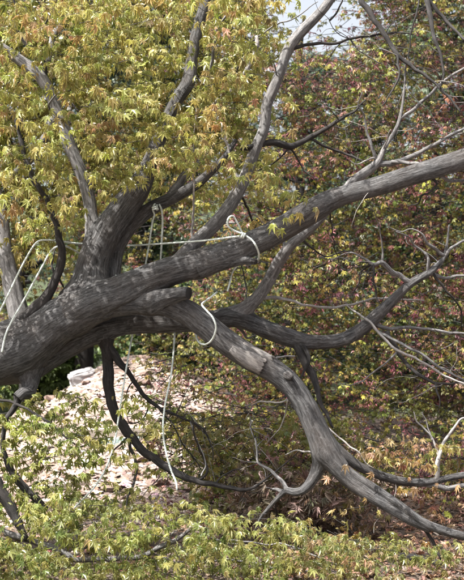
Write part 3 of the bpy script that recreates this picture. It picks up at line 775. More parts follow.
# the pair of tails hung on limb I
rope([(158, 202, 6.76), (154, 205, 6.68), (153, 210, 6.67), (154.5, 215, 6.69), (152.5, 222, 6.70), (149, 245, 6.72), (146, 262, 6.74), (141, 290, 6.80), (136, 318, 6.83), (133, 332, 6.76), (126, 370, 6.62), (119, 415, 6.52), (114, 445, 6.46), (107, 466, 6.40), (96, 485, 6.34), (84, 498, 6.30), (74, 508, 6.28)],
     'pale rope trailing behind the limbs into the low leaves at left', r=0.95, knots=[(155, 208, 6.66, 0.016, 1.3)])
rope([(158, 203, 6.76), (160, 206, 6.68), (162, 212, 6.68), (162.5, 225, 6.70), (161.5, 245, 6.71), (161, 270, 6.76), (168, 300, 6.82), (174, 322, 6.80), (174, 345, 6.70), (171, 375, 6.62), (165, 405, 6.55), (163, 430, 6.50), (166, 452, 6.46), (171, 470, 6.40), (176, 482, 6.36), (177, 490, 6.34)],
     'pale rope hanging straight down to a frayed end before the rubble', r=1.0)
# sling on the arching lower limb
rope([(217, 292, 6.42), (211, 297, 6.38), (204, 302, 6.33), (202, 305, 6.28), (207, 311, 6.22), (213, 318, 6.205), (216, 327, 6.21), (214, 336, 6.24), (210, 342, 6.29), (204, 344.5, 6.37), (198, 341, 6.47), (196, 332, 6.53), (198, 318, 6.52), (201, 307, 6.45), (204, 302, 6.37)], 'pale rope slung round the arching lower limb')


# ------------------------------------------------------------------ leaves
def leaf_near():
    """palmate leaf, seven pointed lobes folded along their midribs; petiole at the origin, tip along +Y, about 1 long"""
    ang = [-128, -82, -40, 0, 40, 82, 128]
    ln = [0.34, 0.62, 0.86, 1.0, 0.86, 0.62, 0.34]
    V = [(0, 0, 0)]; F = []
    A = [math.radians(a) for a in ang]
    sin_ids = []
    for i in range(8):
        if i == 0: a = A[0] - 0.45; r = 0.10
        elif i == 7: a = A[-1] + 0.45; r = 0.10
        else: a = (A[i - 1] + A[i]) / 2; r = 0.30 * min(ln[i - 1], ln[i]) / 0.62 if min(ln[i - 1], ln[i]) < .62 else 0.30
        V.append((math.sin(a) * r, math.cos(a) * r, 0.045)); sin_ids.append(len(V) - 1)
    for i, (a, L) in enumerate(zip(A, ln)):
        d = (math.sin(a), math.cos(a)); p = (d[1], -d[0])
        m = 0.46 * L; w = 0.135 * L + 0.012
        V.append((d[0] * m - p[0] * w, d[1] * m - p[1] * w, 0.05)); il = len(V) - 1
        V.append((d[0] * m + p[0] * w, d[1] * m + p[1] * w, 0.05)); ir = len(V) - 1
        V.append((d[0] * L, d[1] * L, -0.05)); it = len(V) - 1
        if 0 < i < 6:
            F += [(0, it, il, sin_ids[i]), (0, sin_ids[i + 1], ir, it)]
        else:
            F.append((0, ir, it, il))
    # petiole
    V += [(-0.012, 0, 0), (0.012, 0, 0), (0.0, -0.42, 0.06)]
    n = len(V); F.append((n - 3, n - 2, n - 1))
    return np.array(V, float), F


def leaf_far():
    ang = [-105, -52, 0, 52, 105]; ln = [0.5, 0.84, 1.0, 0.84, 0.5]
    V = [(0, 0, 0)]; F = []
    for a, L in zip(ang, ln):
        a = math.radians(a); d = (math.sin(a), math.cos(a)); p = (d[1], -d[0]); m = 0.5 * L; w = 0.2 * L + .02
        n = len(V)
        V += [(d[0] * m - p[0] * w, d[1] * m - p[1] * w, 0.05), (d[0] * L, d[1] * L, -0.05), (d[0] * m + p[0] * w, d[1] * m + p[1] * w, 0.05)]
        F.append((0, n + 2, n + 1, n))
    return np.array(V, float), F


def leaf_mid():
    ang = [-125, -80, -40, 0, 40, 80, 125]; ln = [0.34, 0.62, 0.86, 1.0, 0.86, 0.62, 0.34]
    V = [(0, 0, 0)]; F = []
    for a, L in zip(ang, ln):
        a = math.radians(a); d = (math.sin(a), math.cos(a)); p = (d[1], -d[0]); m = 0.45 * L; w = 0.15 * L + .012
        n = len(V)
        V += [(d[0] * m - p[0] * w, d[1] * m - p[1] * w, 0.05), (d[0] * L, d[1] * L, -0.05), (d[0] * m + p[0] * w, d[1] * m + p[1] * w, 0.05)]
        F.append((0, n + 2, n + 1, n))
    return np.array(V, float), F


def samara():
    V = np.array([(0, 0, 0), (0.25, 0.55, 0.06), (0.62, 1.0, 0), (0.50, 0.45, -0.04), (-0.25, 0.55, 0.06), (-0.62, 1.0, 0), (-0.50, 0.45, -0.04)], float)
    return V, [(0, 3, 2, 1), (0, 4, 5, 6)]


def needle_tuft():
    V = [(0, 0, 0)]; F = []
    for a in (-55, 0, 45):
        a = math.radians(a); d = (math.sin(a), math.cos(a)); p = (d[1], -d[0]); n = len(V)
        V += [(d[0] * .5 - p[0] * .1, d[1] * .5 - p[1] * .1, .05), (d[0], d[1], -.08), (d[0] * .5 + p[0] * .1, d[1] * .5 + p[1] * .1, .05)]
        F.append((0, n + 2, n + 1, n))
    return np.array(V, float), F


def nrm(v):
    return v / (np.linalg.norm(v, axis=-1, keepdims=True) + 1e-9)


def leaves_mesh(name, proto, pos, d, up, size, col, tipcol=None, bend=None, origin=(0, 0, 0), mat=None):
    PV, PF = proto
    N = len(pos)
    y = nrm(d)
    z = nrm(up - y * (up * y).sum(1, keepdims=True))
    x = np.cross(y, z)
    if bend is None: bend = np.full(N, 0.25)
    r2 = (PV[:, 0] ** 2 + PV[:, 1] ** 2)
    loc = np.repeat(PV[None], N, 0)
    loc[:, :, 2] -= bend[:, None] * r2[None]
    V = pos[:, None] + size[:, None, None] * (loc[:, :, :1] * x[:, None] + loc[:, :, 1:2] * y[:, None] + loc[:, :, 2:] * z[:, None])
    V = V.reshape(-1, 3) - np.asarray(origin)
    tot = np.array([len(f) for f in PF]); idx = np.concatenate([np.array(f) for f in PF])
    nv = len(PV)
    IDX = (idx[None] + (np.arange(N) * nv)[:, None]).ravel()
    me = np_mesh(name, V, np.tile(tot, N), IDX, smooth=False)
    rr = np.clip(np.sqrt(r2), 0, 1)[None, :, None]
    if tipcol is None: C = np.repeat(col[:, None], nv, 1)
    else: C = col[:, None] * (1 - rr ** 2) + tipcol[:, None] * rr ** 2
    add_col_attr(me, 'tint', C.reshape(-1, 3))
    me.materials.append(mat)
    return me


def sprays(P, D, L, nodes=5, droop=0.7, leaf=0.05, pet=0.03, facing=0.5, jit=0.35):
    """leaves set in pairs along short twigs. P origin, D direction, L length. Returns leaf base, direction, up, size, spray index"""
    N = len(P)
    t = np.linspace(0.18, 1.0, nodes)
    D = nrm(D)
    C = P[:, None] + D[:, None] * (t[None, :, None] * L[:, None, None])
    C[:, :, 2] -= 0.28 * L[:, None] * t[None] ** 2
    C += RNG.normal(0, 0.008, C.shape)
    q = np.stack([-D[:, 1], D[:, 0], np.zeros(N)], 1)
    q = nrm(q + 1e-6)
    out = []
    for s in (-1, 1, 0):
        n_ = C.shape[1]
        if s == 0:
            c = C[:, -1:]; pd = np.repeat(D[:, None], 1, 1)
        else:
            c = C; pd = s * q[:, None] * 0.9 + D[:, None] * 0.4
            pd = np.repeat(pd, n_, 1) if pd.shape[1] == 1 else pd
        pd = pd + RNG.normal(0, jit, c.shape)
        pd[:, :, 2] += RNG.uniform(-0.5, 0.25, c.shape[:2])
        pd = nrm(pd)
        base = c + pd * pet
        d = pd * 0.6 + RNG.normal(0, 0.28, c.shape)
        d[:, :, 2] -= droop * RNG.uniform(0.5, 1.4, c.shape[:2])
        up = pd * 0.55 + RNG.normal(0, 0.35, c.shape)
        up[:, :, 2] += 0.85
        up[:, :, 1] -= facing
        sz = leaf * RNG.uniform(0.45, 1.25, c.shape[:2])
        k = np.repeat(np.arange(N)[:, None], c.shape[1], 1)
        out.append((base.reshape(-1, 3), d.reshape(-1, 3), up.reshape(-1, 3), sz.ravel(), k.ravel()))
    return [np.concatenate([o[i] for o in out]) for i in range(5)]


def twigs_mesh(name, P, D, L, r, origin, mat, back=0.25):
    """three-sided twigs through each spray, joined"""
    N = len(P)
    D = nrm(D)
    t = np.array([-back, 0.0, 0.5, 1.0])
    C = P[:, None] + D[:, None] * (t[None, :, None] * L[:, None, None])
    C[:, :, 2] -= 0.28 * L[:, None] * t[None] * np.abs(t[None])
    q = nrm(np.stack([-D[:, 1], D[:, 0], np.zeros(N)], 1) + 1e-6)
    w = np.cross(q, D)
    rr = r * np.array([1.3, 1.0, 0.7, 0.3])
    V = np.stack([C + rr[None, :, None] * (q[:, None] * math.cos(a) + w[:, None] * math.sin(a)) for a in (0, 2.1, 4.2)], 2)   # N,4,3,3
    base = []
    for i in range(3):
        for j in range(3):
            base.append((i * 3 + j, i * 3 + (j + 1) % 3, (i + 1) * 3 + (j + 1) % 3, (i + 1) * 3 + j))
    base = np.array(base)
    IDX = (base[None] + (np.arange(N) * 12)[:, None, None]).reshape(-1)
    VV = V.reshape(-1, 3)
    me = np_mesh(name, VV - np.asarray(origin), np.full(N * 9, 4), IDX)
    add_vec_attr(me, 'bark', VV)
    me.materials.append(mat)
    return me


def pick_colours(n, palette, weights, var=0.18):
    palette = np.array(palette); w = np.array(weights, float); w /= w.sum()
    k = RNG.choice(len(palette), n, p=w)
    c = palette[k]
    c = c * np.exp(RNG.normal(0, var, (n, 1))) * np.exp(RNG.normal(0, 0.07, (n, 3)))
    return np.clip(c, 0.004, 0.8)


def px_of(P):
    return P[:, 0] / (K * P[:, 1]) + 232, (CAM_H - P[:, 2]) / (K * P[:, 1]) + 290


def unproject(x, y, Y):
    return np.stack([(x - 232) * K * Y, Y, CAM_H - (y - 290) * K * Y], 1)


def interp(x, tab):
    return np.interp(x, [t[0] for t in tab], [t[1] for t in tab])


# limb silhouettes that stay bare on the camera's side
BARE = []
for k_, w_ in (('T', .97), ('A', .97), ('B', .97), ('C', .97), ('J', .9), ('K', .88), ('M', .7), ('H', .93), ('I', .85), ('F', .95), ('D', .9), ('B1', .95), ('E', .95), ('O', .9), ('N', .7), ('P', .75), ('P6', .5), ('V3', .9), ('V2', .6)):
    a_ = BR[k_]['axis']
    x_, y_ = px_of(a_.c)
    w__ = np.full(len(x_), w_)
    if k_ == 'J': w__[(y_ < 196) & (y_ > 112)] = 0.12
    if k_ == 'K': w__[(y_ < 62) | ((y_ > 92) & (y_ < 128))] = 0.5
    BARE.append(np.stack([x_, y_, a_.r / (K * a_.c[:, 1]), w__], 1)[::3])
for pts_ in ROPES:
    q = catmull(pts_, [6] * (len(pts_) - 1))
    BARE.append(np.stack([q[:, 0], q[:, 1], np.full(len(q), -1.5), np.full(len(q), .9)], 1))
BARE = np.concatenate(BARE)


def limb_gap(x, y, weight=False):
    """pixels from the nearest traced limb surface"""
    out = np.empty(len(x)); wt = np.empty(len(x))
    for s in range(0, len(x), 2000):
        d = np.sqrt((x[s:s + 2000, None] - BARE[None, :, 0]) ** 2 + (y[s:s + 2000, None] - BARE[None, :, 1]) ** 2) - BARE[None, :, 2]
        out[s:s + 2000] = d.min(1)
        wt[s:s + 2000] = BARE[d.argmin(1), 3]
    return (out, wt) if weight else out


G_YEL = (0.420, 0.395, 0.155); G_LIM = (0.320, 0.335, 0.110); G_GRN = (0.125, 0.155, 0.042); G_OLI = (0.185, 0.165, 0.050)
G_ORG = (0.370, 0.220, 0.100); G_PNK = (0.400, 0.250, 0.185); G_RED = (0.200, 0.075, 0.065); G_MAR = (0.120, 0.050, 0.058)

FRONT = []          # (pos, dir, up, size, col, tip, bend) of the maple's own leaves
TW = []


def add_maple_sprays(P, D, L, pal, wts, leaf, nodes=5, droop=0.75, tip=None, facing=0.5, reject=None):
    b, d, up, sz, k = sprays(P, D, L, nodes=nodes, droop=droop, leaf=leaf, pet=0.032, facing=facing)
    spray_c = pick_colours(len(P), pal, wts, 0.12)
    c = spray_c[k] * 0.55 + pick_colours(len(b), pal, wts, 0.2) * 0.45
    tc = c * 0.75 + np.array(tip if tip is not None else G_ORG) * 0.25
    keep = np.ones(len(b), bool)
    z = ground_z(b[:, 0], b[:, 1])
    keep &= b[:, 2] > z + 0.03
    if reject is not None:
        keep &= ~reject(b)
    FRONT.append((b[keep], d[keep], up[keep], sz[keep], c[keep], tc[keep], RNG.uniform(0.05, 1.0, keep.sum())))
    mid_ = P + nrm(D) * (L * .5)[:, None]
    u_, v_ = px_of(mid_)
    g_, w_ = limb_gap(u_, v_, True)
    ok_ = ~((g_ < 14) & (w_ > .3) & (P[:, 1] < 6.9))
    TW.append((P[ok_], D[ok_], L[ok_]))


# --- crown over the upper left, around and behind the limbs, and on out of frame above
LOW = [(-300, 330), (-60, 300), (0, 292), (30, 262), (60, 226), (85, 215), (110, 198), (150, 192), (185, 178), (215, 172), (245, 205), (256, 160), (262, 90), (266, 20), (270, -40), (320, -60), (380, -60), (600, -60)]


def crown_samples(n, Ya, Yb, x0, x1, y0, y1, lowtab, soft=18):
    x = RNG.uniform(x0, x1, n); y = RNG.uniform(y0, y1, n)
    Y = RNG.uniform(Ya, Yb, n)
    lim = interp(x, lowtab) + RNG.normal(0, soft, n)
    ok = y < lim - 14
    return x[ok], y[ok], Y[ok]


def outdirs(n, bias=(0.25, -0.15, 0.05)):
    a = RNG.uniform(0, 2 * math.pi, n)
    d = np.stack([np.cos(a), np.sin(a), RNG.normal(0.0, 0.22, n)], 1)
    return nrm(d + np.array(bias))


PAL_UP = [G_YEL, G_LIM, G_OLI, G_ORG, G_PNK, G_GRN]
def FRONT_REJ(b):
    u, v = px_of(b)
    g, w = limb_gap(u, v + 3, True)
    return (g < 4.5) & (RNG.random(len(u)) < w) & (b[:, 1] < 7.0)


# behind the limbs
x, y, Y = crown_samples(2300, 6.9, 7.25, -110, 330, -45, 300, LOW)
P = unproject(x, y, Y)
add_maple_sprays(P, outdirs(len(P)), RNG.uniform(0.16, 0.3, len(P)), PAL_UP, [4, 6, 2, .8, .8, 2.5], 0.044, droop=1.0, reject=FRONT_REJ)
# before the limbs, kept off the bare wood
x, y, Y = crown_samples(900, 5.9, 6.5, -60, 300, -40, 280, LOW, 12)
P = unproject(x, y, Y)
add_maple_sprays(P, outdirs(len(P)), RNG.uniform(0.14, 0.24, len(P)), PAL_UP, [5, 6, 1.2, 1.0, 1.5, 1.5], 0.046, nodes=4, droop=1.05, reject=FRONT_REJ)
# canopy above the picture: part of the same crown, it dapples the limbs
n = 30
P = np.stack([RNG.uniform(-2.6, 0.6, n), RNG.uniform(5.6, 6.9, n), RNG.uniform(3.5, 4.4, n)], 1)
P = P[RNG.random(len(P)) < 0.8]
add_maple_sprays(P, outdirs(len(P)), RNG.uniform(0.2, 0.32, len(P)), PAL_UP, [4, 4, 3, 1, 1, 2], 0.055)

# --- low leaves along the bottom
TOPB = [(-120, 500), (0, 500), (60, 512), (100, 508), (150, 512), (200, 508), (230, 520), (280, 526), (330, 540), (390, 548), (464, 556), (560, 560)]
n = 2300
x = RNG.uniform(-100, 540, n); y = RNG.uniform(495, 590, n); Y = RNG.uniform(5.55, 6.35, n)
cn = np.array([noise.noise(Vector((a_ * .035, b_ * .06, c_ * 2))) for a_, b_, c_ in zip(x, y, Y)])
ok = (y > interp(x, TOPB) + RNG.normal(0, 13, n)) & (RNG.random(n) < np.clip(.5 + 1.9 * cn, .05, 1))
P = unproject(x[ok], y[ok], Y[ok])
P = P[P[:, 2] > 0.05]
left = P[:, 0] < 0.25
PAL_LO = [(0.25, 0.26, 0.085), (0.13, 0.16, 0.048), (0.33, 0.31, 0.11), (0.20, 0.19, 0.06), G_PNK]
add_maple_sprays(P[left], outdirs(left.sum()), RNG.uniform(0.12, 0.22, left.sum()), PAL_LO, [3, 6, 1.5, 3, .5], 0.040, nodes=4, droop=0.6, facing=0.35, tip=G_YEL, reject=FRONT_REJ)
add_maple_sprays(P[~left], outdirs((~left).sum()), RNG.uniform(0.12, 0.22, (~left).sum()), PAL_LO, [2.5, 5, 1.5, 3.5, 1.8], 0.040, nodes=4, droop=0.6, facing=0.35, tip=G_PNK, reject=FRONT_REJ)
# --- looser green sprays hanging before the rubble at the left
n = 480
x = RNG.uniform(-60, 150, n); y = RNG.uniform(385, 515, n); Y = RNG.uniform(6.0, 6.9, n)
dens = np.clip(interp(x, [(-60, 1), (20, .85), (70, .55), (120, .3), (150, .1)]) * interp(y, [(385, .5), (420, .75), (500, 1)]), 0, 1)
ok = RNG.random(n) < dens
P = unproject(x[ok], y[ok], Y[ok])
add_maple_sprays(P, outdirs(len(P)), RNG.uniform(0.12, 0.22, len(P)), [G_LIM, G_GRN, G_YEL, G_OLI], [4, 4, 2, 2], 0.043, nodes=4, tip=G_YEL, reject=FRONT_REJ)
# --- olive sprays in the hollow under the arching limb
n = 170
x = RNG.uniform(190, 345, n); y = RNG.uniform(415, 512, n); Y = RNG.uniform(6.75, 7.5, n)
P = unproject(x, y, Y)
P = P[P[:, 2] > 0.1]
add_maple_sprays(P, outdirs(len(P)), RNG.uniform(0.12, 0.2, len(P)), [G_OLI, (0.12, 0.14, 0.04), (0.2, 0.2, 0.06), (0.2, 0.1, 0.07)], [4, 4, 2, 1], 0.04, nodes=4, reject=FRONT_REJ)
# --- orange and buff sprays by the foot of the arching limb
n = 140
x = RNG.uniform(335, 470, n); y = RNG.uniform(435, 545, n); Y = RNG.uniform(6.0, 6.8, n)
ok = RNG.random(n) < interp(x, [(335, .5), (370, .9), (410, .7), (470, .3)])
P = unproject(x[ok], y[ok], Y[ok])
P = P[P[:, 2] > 0.08]
add_maple_sprays(P, outdirs(len(P)), RNG.uniform(0.1, 0.18, len(P)), [G_ORG, G_OLI, G_YEL, G_PNK, G_RED], [2, 3, 1.5, 2, .6], 0.042, nodes=3, tip=G_ORG, reject=FRONT_REJ)
# --- a few sprays of the right-hand boughs
n = 90
x = RNG.uniform(240, 300, n); y = RNG.uniform(160, 225, n); Y = RNG.uniform(6.2, 6.6, n)
P = unproject(x[:9], y[:9], Y[:9])
add_maple_sprays(P, outdirs(len(P)), RNG.uniform(0.1, 0.16, len(P)), PAL_UP, [4, 4, 2, 1, 1, 1], 0.052, nodes=3)

pos, dr, up, sz, col, tip, bend = [np.concatenate([f[i] for f in FRONT]) for i in range(7)]
# the 300 leaves that show largest become leaves of their own
u, v = px_of(pos)
inside = (u > 6) & (u < 458) & (v > 6) & (v < 574) & (limb_gap(u, v) > 5)
score = np.where(inside & (pos[:, 1] < 6.5), sz / pos[:, 1] * RNG.uniform(0.9, 1.0, len(sz)), 0)
single = np.argsort(-score)[:300]
mask = np.ones(len(pos), bool); mask[single] = False
NEAR = leaf_near()
for proto_, mk in ((NEAR, mask & (pos[:, 1] < 6.6)), (leaf_mid(), mask & (pos[:, 1] >= 6.6))):
    me = leaves_mesh('foliage', proto_, pos[mk], dr[mk], up[mk], sz[mk], col[mk], tip[mk], bend[mk], origin=MAPLE_BASE, mat=M['leaf'])
    tag(link(bpy.data.objects.new('foliage', me), maple), kind='stuff')
    print('maple leaves', mk.sum())
# single leaves share a few meshes by tint
cl = col[single]
order = np.argsort(cl[:, 0] / (cl[:, 1] + .01))
proto_me = []
for q in range(12):
    ids = single[order[q * 25:(q + 1) * 25]]
    c = col[ids].mean(0); tc = tip[ids].mean(0)
    proto_me.append(leaves_mesh('leaf', NEAR, np.zeros((1, 3)), np.array([[0, 1., 0]]), np.array([[0, 0, 1.]]), np.ones(1), c[None], tc[None], np.array([0.12 + 0.04 * q]), mat=M['leaf']))
from mathutils import Matrix
for q in range(12):
    for i in single[order[q * 25:(q + 1) * 25]]:
        yv = Vector(dr[i]).normalized(); zv = Vector(up[i]); zv = (zv - yv * zv.dot(yv)).normalized(); xv = yv.cross(zv)
        m = Matrix((xv, yv, zv)).transposed().to_4x4()
        o = bpy.data.objects.new('leaf', proto_me[q])
        link(o, maple)
        o.matrix_basis = Matrix.Translation(Vector(pos[i]) - MAPLE_BASE) @ m @ Matrix.Scale(float(sz[i]), 4)
P = np.concatenate([t[0] for t in TW]); D = np.concatenate([t[1] for t in TW]); L = np.concatenate([t[2] for t in TW])
me = twigs_mesh('twiglets', P, D, L, 0.0019, MAPLE_BASE, M['dark'])
tag(link(bpy.data.objects.new('twiglets', me), maple), kind='stuff')

# --- dry brown leaves caught under the arching limb
n = 1100
x = RNG.normal(300, 42, n); y = RNG.normal(500, 17, n); Y = RNG.uniform(6.5, 7.3, n)
ok = (x > 225) & (x < 400) & (y < 540) & (y > 455)
P = unproject(x[ok], y[ok], Y[ok]); P = P[P[:, 2] > 0.05]; n = len(P)
col_d = pick_colours(n, [(0.20, 0.148, 0.118), (0.27, 0.205, 0.17), (0.11, 0.08, 0.064), (0.15, 0.10, 0.075)], [3, 2, 2, 2], 0.2)
me = leaves_mesh('dry_leaves', NEAR, P, nrm(RNG.normal(0, .6, (n, 3)) + [0, 0, -0.8]), RNG.normal(0, 1, (n, 3)), RNG.uniform(0.035, 0.06, n), col_d, None, RNG.uniform(0.6, 1.6, n), origin=MAPLE_BASE, mat=M['dry'])
tag(link(bpy.data.objects.new('dry_leaves', me), maple), kind='stuff')


# ------------------------------------------------------------------ maples behind: small leaves with red keys
FAR = leaf_far()


def bg_density(x, y):
    d = np.ones(len(x))
    d *= 1 - np.exp(-(((x - 306) / 64) ** 2 + ((y + 6) / 66) ** 2) ** 2)            # the bright opening at the top
    low = interp(x, [(-200, 380), (-40, 360), (30, 345), (60, 345), (100, 350), (135, 470), (150, 500), (180, 500), (205, 500), (260, 505), (330, 500), (380, 480), (464, 500), (660, 505)])
    d *= np.clip((low - y) / 14, 0, 1)
    for cx, cy, rx, ry, s in ((190, 388, 22, 26, .93), (392, 437, 20, 8, .9), (150, 480, 40, 46, .98), (85, 380, 66, 40, .96), (160, 380, 40, 30, .6), (430, 450, 25, 12, .5), (285, 395, 14, 10, .6), (150, 345, 24, 14, .35), (260, 440, 20, 18, .3)):
        d *= 1 - s * np.exp(-(((x - cx) / rx) ** 2 + ((y - cy) / ry) ** 2) ** 2)
    return d


TREES = []
for (tx, ty, lab) in ((-2.3, 11.9, 'olive-leaved maple standing behind the rubble at the left'), (0.65, 11.3, 'maple with red seed clusters filling the middle distance'), (3.0, 11.0, 'red-tinged maple behind the bare grey twigs at the right')):
    gz = float(ground_z(tx, ty))
    root = empty('background_maple', (tx, ty, gz - 0.03), lab, 'tree', 'maples behind')
    TREES.append((root, tx, ty, gz))
n = 40000
x = RNG.uniform(-170, 640, n); y = RNG.uniform(-150, 515, n)
Y = np.where(x < 190, 10.7, 8.7) + np.where(x < 190, 1.4, 2.9) * RNG.random(n) ** 0.9
ok = (RNG.random(n) < bg_density(x, y)) & ((x > 190) | (y > 300) | (RNG.random(n) < np.where((x > 60) & (y > 140), 0.9, 0.3)))
x, y, Y = x[ok], y[ok], Y[ok]
# clump the foliage: a noise field thins it in places so depth opens between the clumps
clump = np.array([noise.noise(Vector((a_ * K * c_ * 2.0, c_ * 1.3, b_ * K * c_ * 2.6))) for a_, b_, c_ in zip(x, y, Y)])
ok = RNG.random(len(x)) < np.clip(0.62 + 1.7 * clump, 0.06, 1)
x, y, Y, clump = x[ok], y[ok], Y[ok], clump[ok]
low_ = unproject(x, y, Y)
under = low_[:, 2] < ground_z(low_[:, 0], low_[:, 1]) + 0.12      # too far back to clear the bank: it hangs nearer
Y = np.where(under & (x > 150), RNG.uniform(7.2, 8.7, len(Y)), Y)
P = unproject(x, y, Y)
okz = P[:, 2] > ground_z(P[:, 0], P[:, 1]) + 0.12
P, x, y = P[okz], x[okz], y[okz]
own = np.argmin(np.abs(P[:, :1] - np.array([[t[1] for t in TREES]])), 1)
rednoise = np.array([noise.noise(Vector(p) * 1.25 + Vector((3, 8, 1))) for p in P])
right = np.clip((x - 180) / 160, 0, 1)
print('background sprays', len(P))
for ti, (root, tx, ty, gz) in enumerate(TREES):
    sel = own == ti
    p = P[sel]; rn = rednoise[sel]; rt = right[sel]
    D = outdirs(len(p), (0, -0.35, 0)); L = RNG.uniform(0.14, 0.28, len(p))
    b, d, up_, s_, k = sprays(p, D, L, nodes=3, droop=0.85, leaf=0.034, pet=0.022, facing=0.45)
    basec = pick_colours(len(p), [(0.185, 0.160, 0.036), (0.120, 0.135, 0.030), (0.230, 0.215, 0.050), (0.26, 0.215, 0.062), (0.085, 0.090, 0.024)], [4, 3.5, 1.8, 0.7, 2.5], 0.25)
    redp = np.clip(0.07 + 0.10 * rt + 0.45 * rt * rn, 0, 0.5)
    isred = RNG.random(len(p)) < redp
    redc = pick_colours(len(p), [(0.17, 0.075, 0.065), (0.11, 0.05, 0.055), (0.27, 0.16, 0.13), (0.24, 0.14, 0.07)], [2, 3, 1.3, 2.4], 0.2)
    sc = np.where(isred[:, None], redc, basec)
    c = sc[k] * np.exp(RNG.normal(0, 0.22, (len(b), 1)))
    # some single leaves turn on green sprays
    one = RNG.random(len(b)) < 0.07
    c[one] = pick_colours(one.sum(), [(0.25, 0.15, 0.07), (0.15, 0.06, 0.055), (0.2, 0.18, 0.06)], [2, 1, 1])
    org = (tx, ty, gz - 0.03)
    me = leaves_mesh('foliage', FAR, b, d, up_, s_, c, None, RNG.uniform(0.1, 0.5, len(b)), origin=org, mat=M['far_leaf'])
    tag(link(bpy.data.objects.new('foliage', me), root), kind='stuff')
    # hanging winged seeds in bunches
    ks = np.nonzero(RNG.random(len(p)) < np.clip(0.12 + 0.4 * rt * (rn + .35), 0.05, .6))[0]
    kp = np.repeat(p[ks], 9, 0) + RNG.normal(0, 0.035, (len(ks) * 9, 3)) + [0, -0.03, -0.06]
    kc = np.repeat(pick_colours(len(ks), [(0.24, 0.085, 0.11), (0.16, 0.05, 0.07), (0.33, 0.17, 0.165), (0.29, 0.18, 0.11)], [3, 3, 2, 1], 0.2), 9, 0)
    me = leaves_mesh('winged_seeds', samara(), kp, nrm(RNG.normal(0, .5, kp.shape) + [0, 0, -1]), RNG.normal(0, .6, kp.shape) + [0, -1, .3], RNG.uniform(0.025, 0.04, len(kp)), kc, None, origin=org, mat=M['far_leaf'])
    tag(link(bpy.data.objects.new('winged_seeds', me), root), kind='stuff')
    me = twigs_mesh('twiglets', p, D, L, 0.0032, org, M['dark'], back=0.5)
    tag(link(bpy.data.objects.new('twiglets', me), root), kind='stuff')
    # trunk and rising limbs
    tr_ = random.Random(ti + 5)
    tpts = [(tx, ty, gz - 0.1, .11), (tx + .05, ty, gz + .5, .085), (tx - .08, ty + .05, gz + 1.2, .07), (tx + .1, ty, gz + 2.0, .055), (tx, ty + .1, gz + 3.0, .035), (tx + .1, ty, gz + 4.2, .015)]
    ta = make_axis(tpts, 0.05)
    me = tube_mesh('trunk', ta, 14, seed=ti, flute=.1, origin=org); me.materials.append(M['dark'])
    link(bpy.data.objects.new('trunk', me), root)
    for q in range(9):
        h = .5 + q * .33
        i = int(np.argmin(abs(ta.c[:, 2] - (gz + h))))
        c0 = ta.c[i]; az = q * 2.4 + ti; ln = tr_.uniform(1.0, 1.8)
        pts = [(*c0, ta.r[i] * .6)]
        for e in range(1, 6):
            f = e / 5
            pts.append((c0[0] + math.cos(az + tr_.uniform(-.25, .25)) * ln * f, c0[1] + math.sin(az) * ln * f * .7 + tr_.uniform(-.06, .06), c0[2] + .75 * ln * f - .55 * ln * f * f + tr_.uniform(-.06, .06), ta.r[i] * .6 * (1 - f * .85)))
        la = make_axis(pts, 0.05)
        me = tube_mesh('limb', la, 8, seed=q, origin=org); me.materials.append(M['dark'])
        link(bpy.data.objects.new('limb', me), root)

# fine bare twigs tangled in front of the background leaves, growing from the maple's right-hand limbs
tang = []
tr_ = random.Random(3)
for src, nsp in (('C', 10), ('C9', 5), ('C10', 5), ('F', 6), ('O', 7), ('E1', 4), ('H1', 5), ('H11', 7), ('H2', 6), ('D', 4), ('O2', 6), ('H13', 4), ('C4', 4), ('F3', 4), ('C7', 4), ('A', 4), ('O6', 4), ('B3', 4)):
    a_ = BR[src]['axis']
    for _ in range(int(nsp * 2.8)):
        lo = int(len(a_.c) * 0.45)
        i = tr_.randrange(lo, len(a_.c) - 1)
        c0 = a_.c[i]; az = tr_.uniform(0, 6.28); el = tr_.uniform(-1.0, 0.8); ln = tr_.uniform(0.15, 0.5)
        d_ = np.array([math.cos(az) * math.cos(el), 0.5 * math.sin(az) * math.cos(el) + .15, math.sin(el)])
        pts = []
        p_ = np.array(c0); r0 = min(tr_.uniform(.0016, .0036), a_.r[i] * .6)
        for e in range(7):
            pts.append((*p_, r0 * (1 - e / 7.5)))
            d_ = d_ + np.array([tr_.gauss(0, .28), tr_.gauss(0, .2), tr_.gauss(-.03, .28)]); d_ /= np.linalg.norm(d_)
            p_ = p_ + d_ * ln / 6
        me = tube_mesh('twig', make_axis(pts, 0.025), 5, seed=i * .1, origin=MAPLE_BASE); me.materials.append(M[tr_.choice(['dark', 'dark', 'dark', 'dead', 'branch'])])
        par = PART_OBJ[src]
        if par.parent is not maple: par = par.parent
        link(bpy.data.objects.new('twig', me), par)


# ------------------------------------------------------------------ far evergreens and shrubs behind the bank
TUFT = needle_tuft()


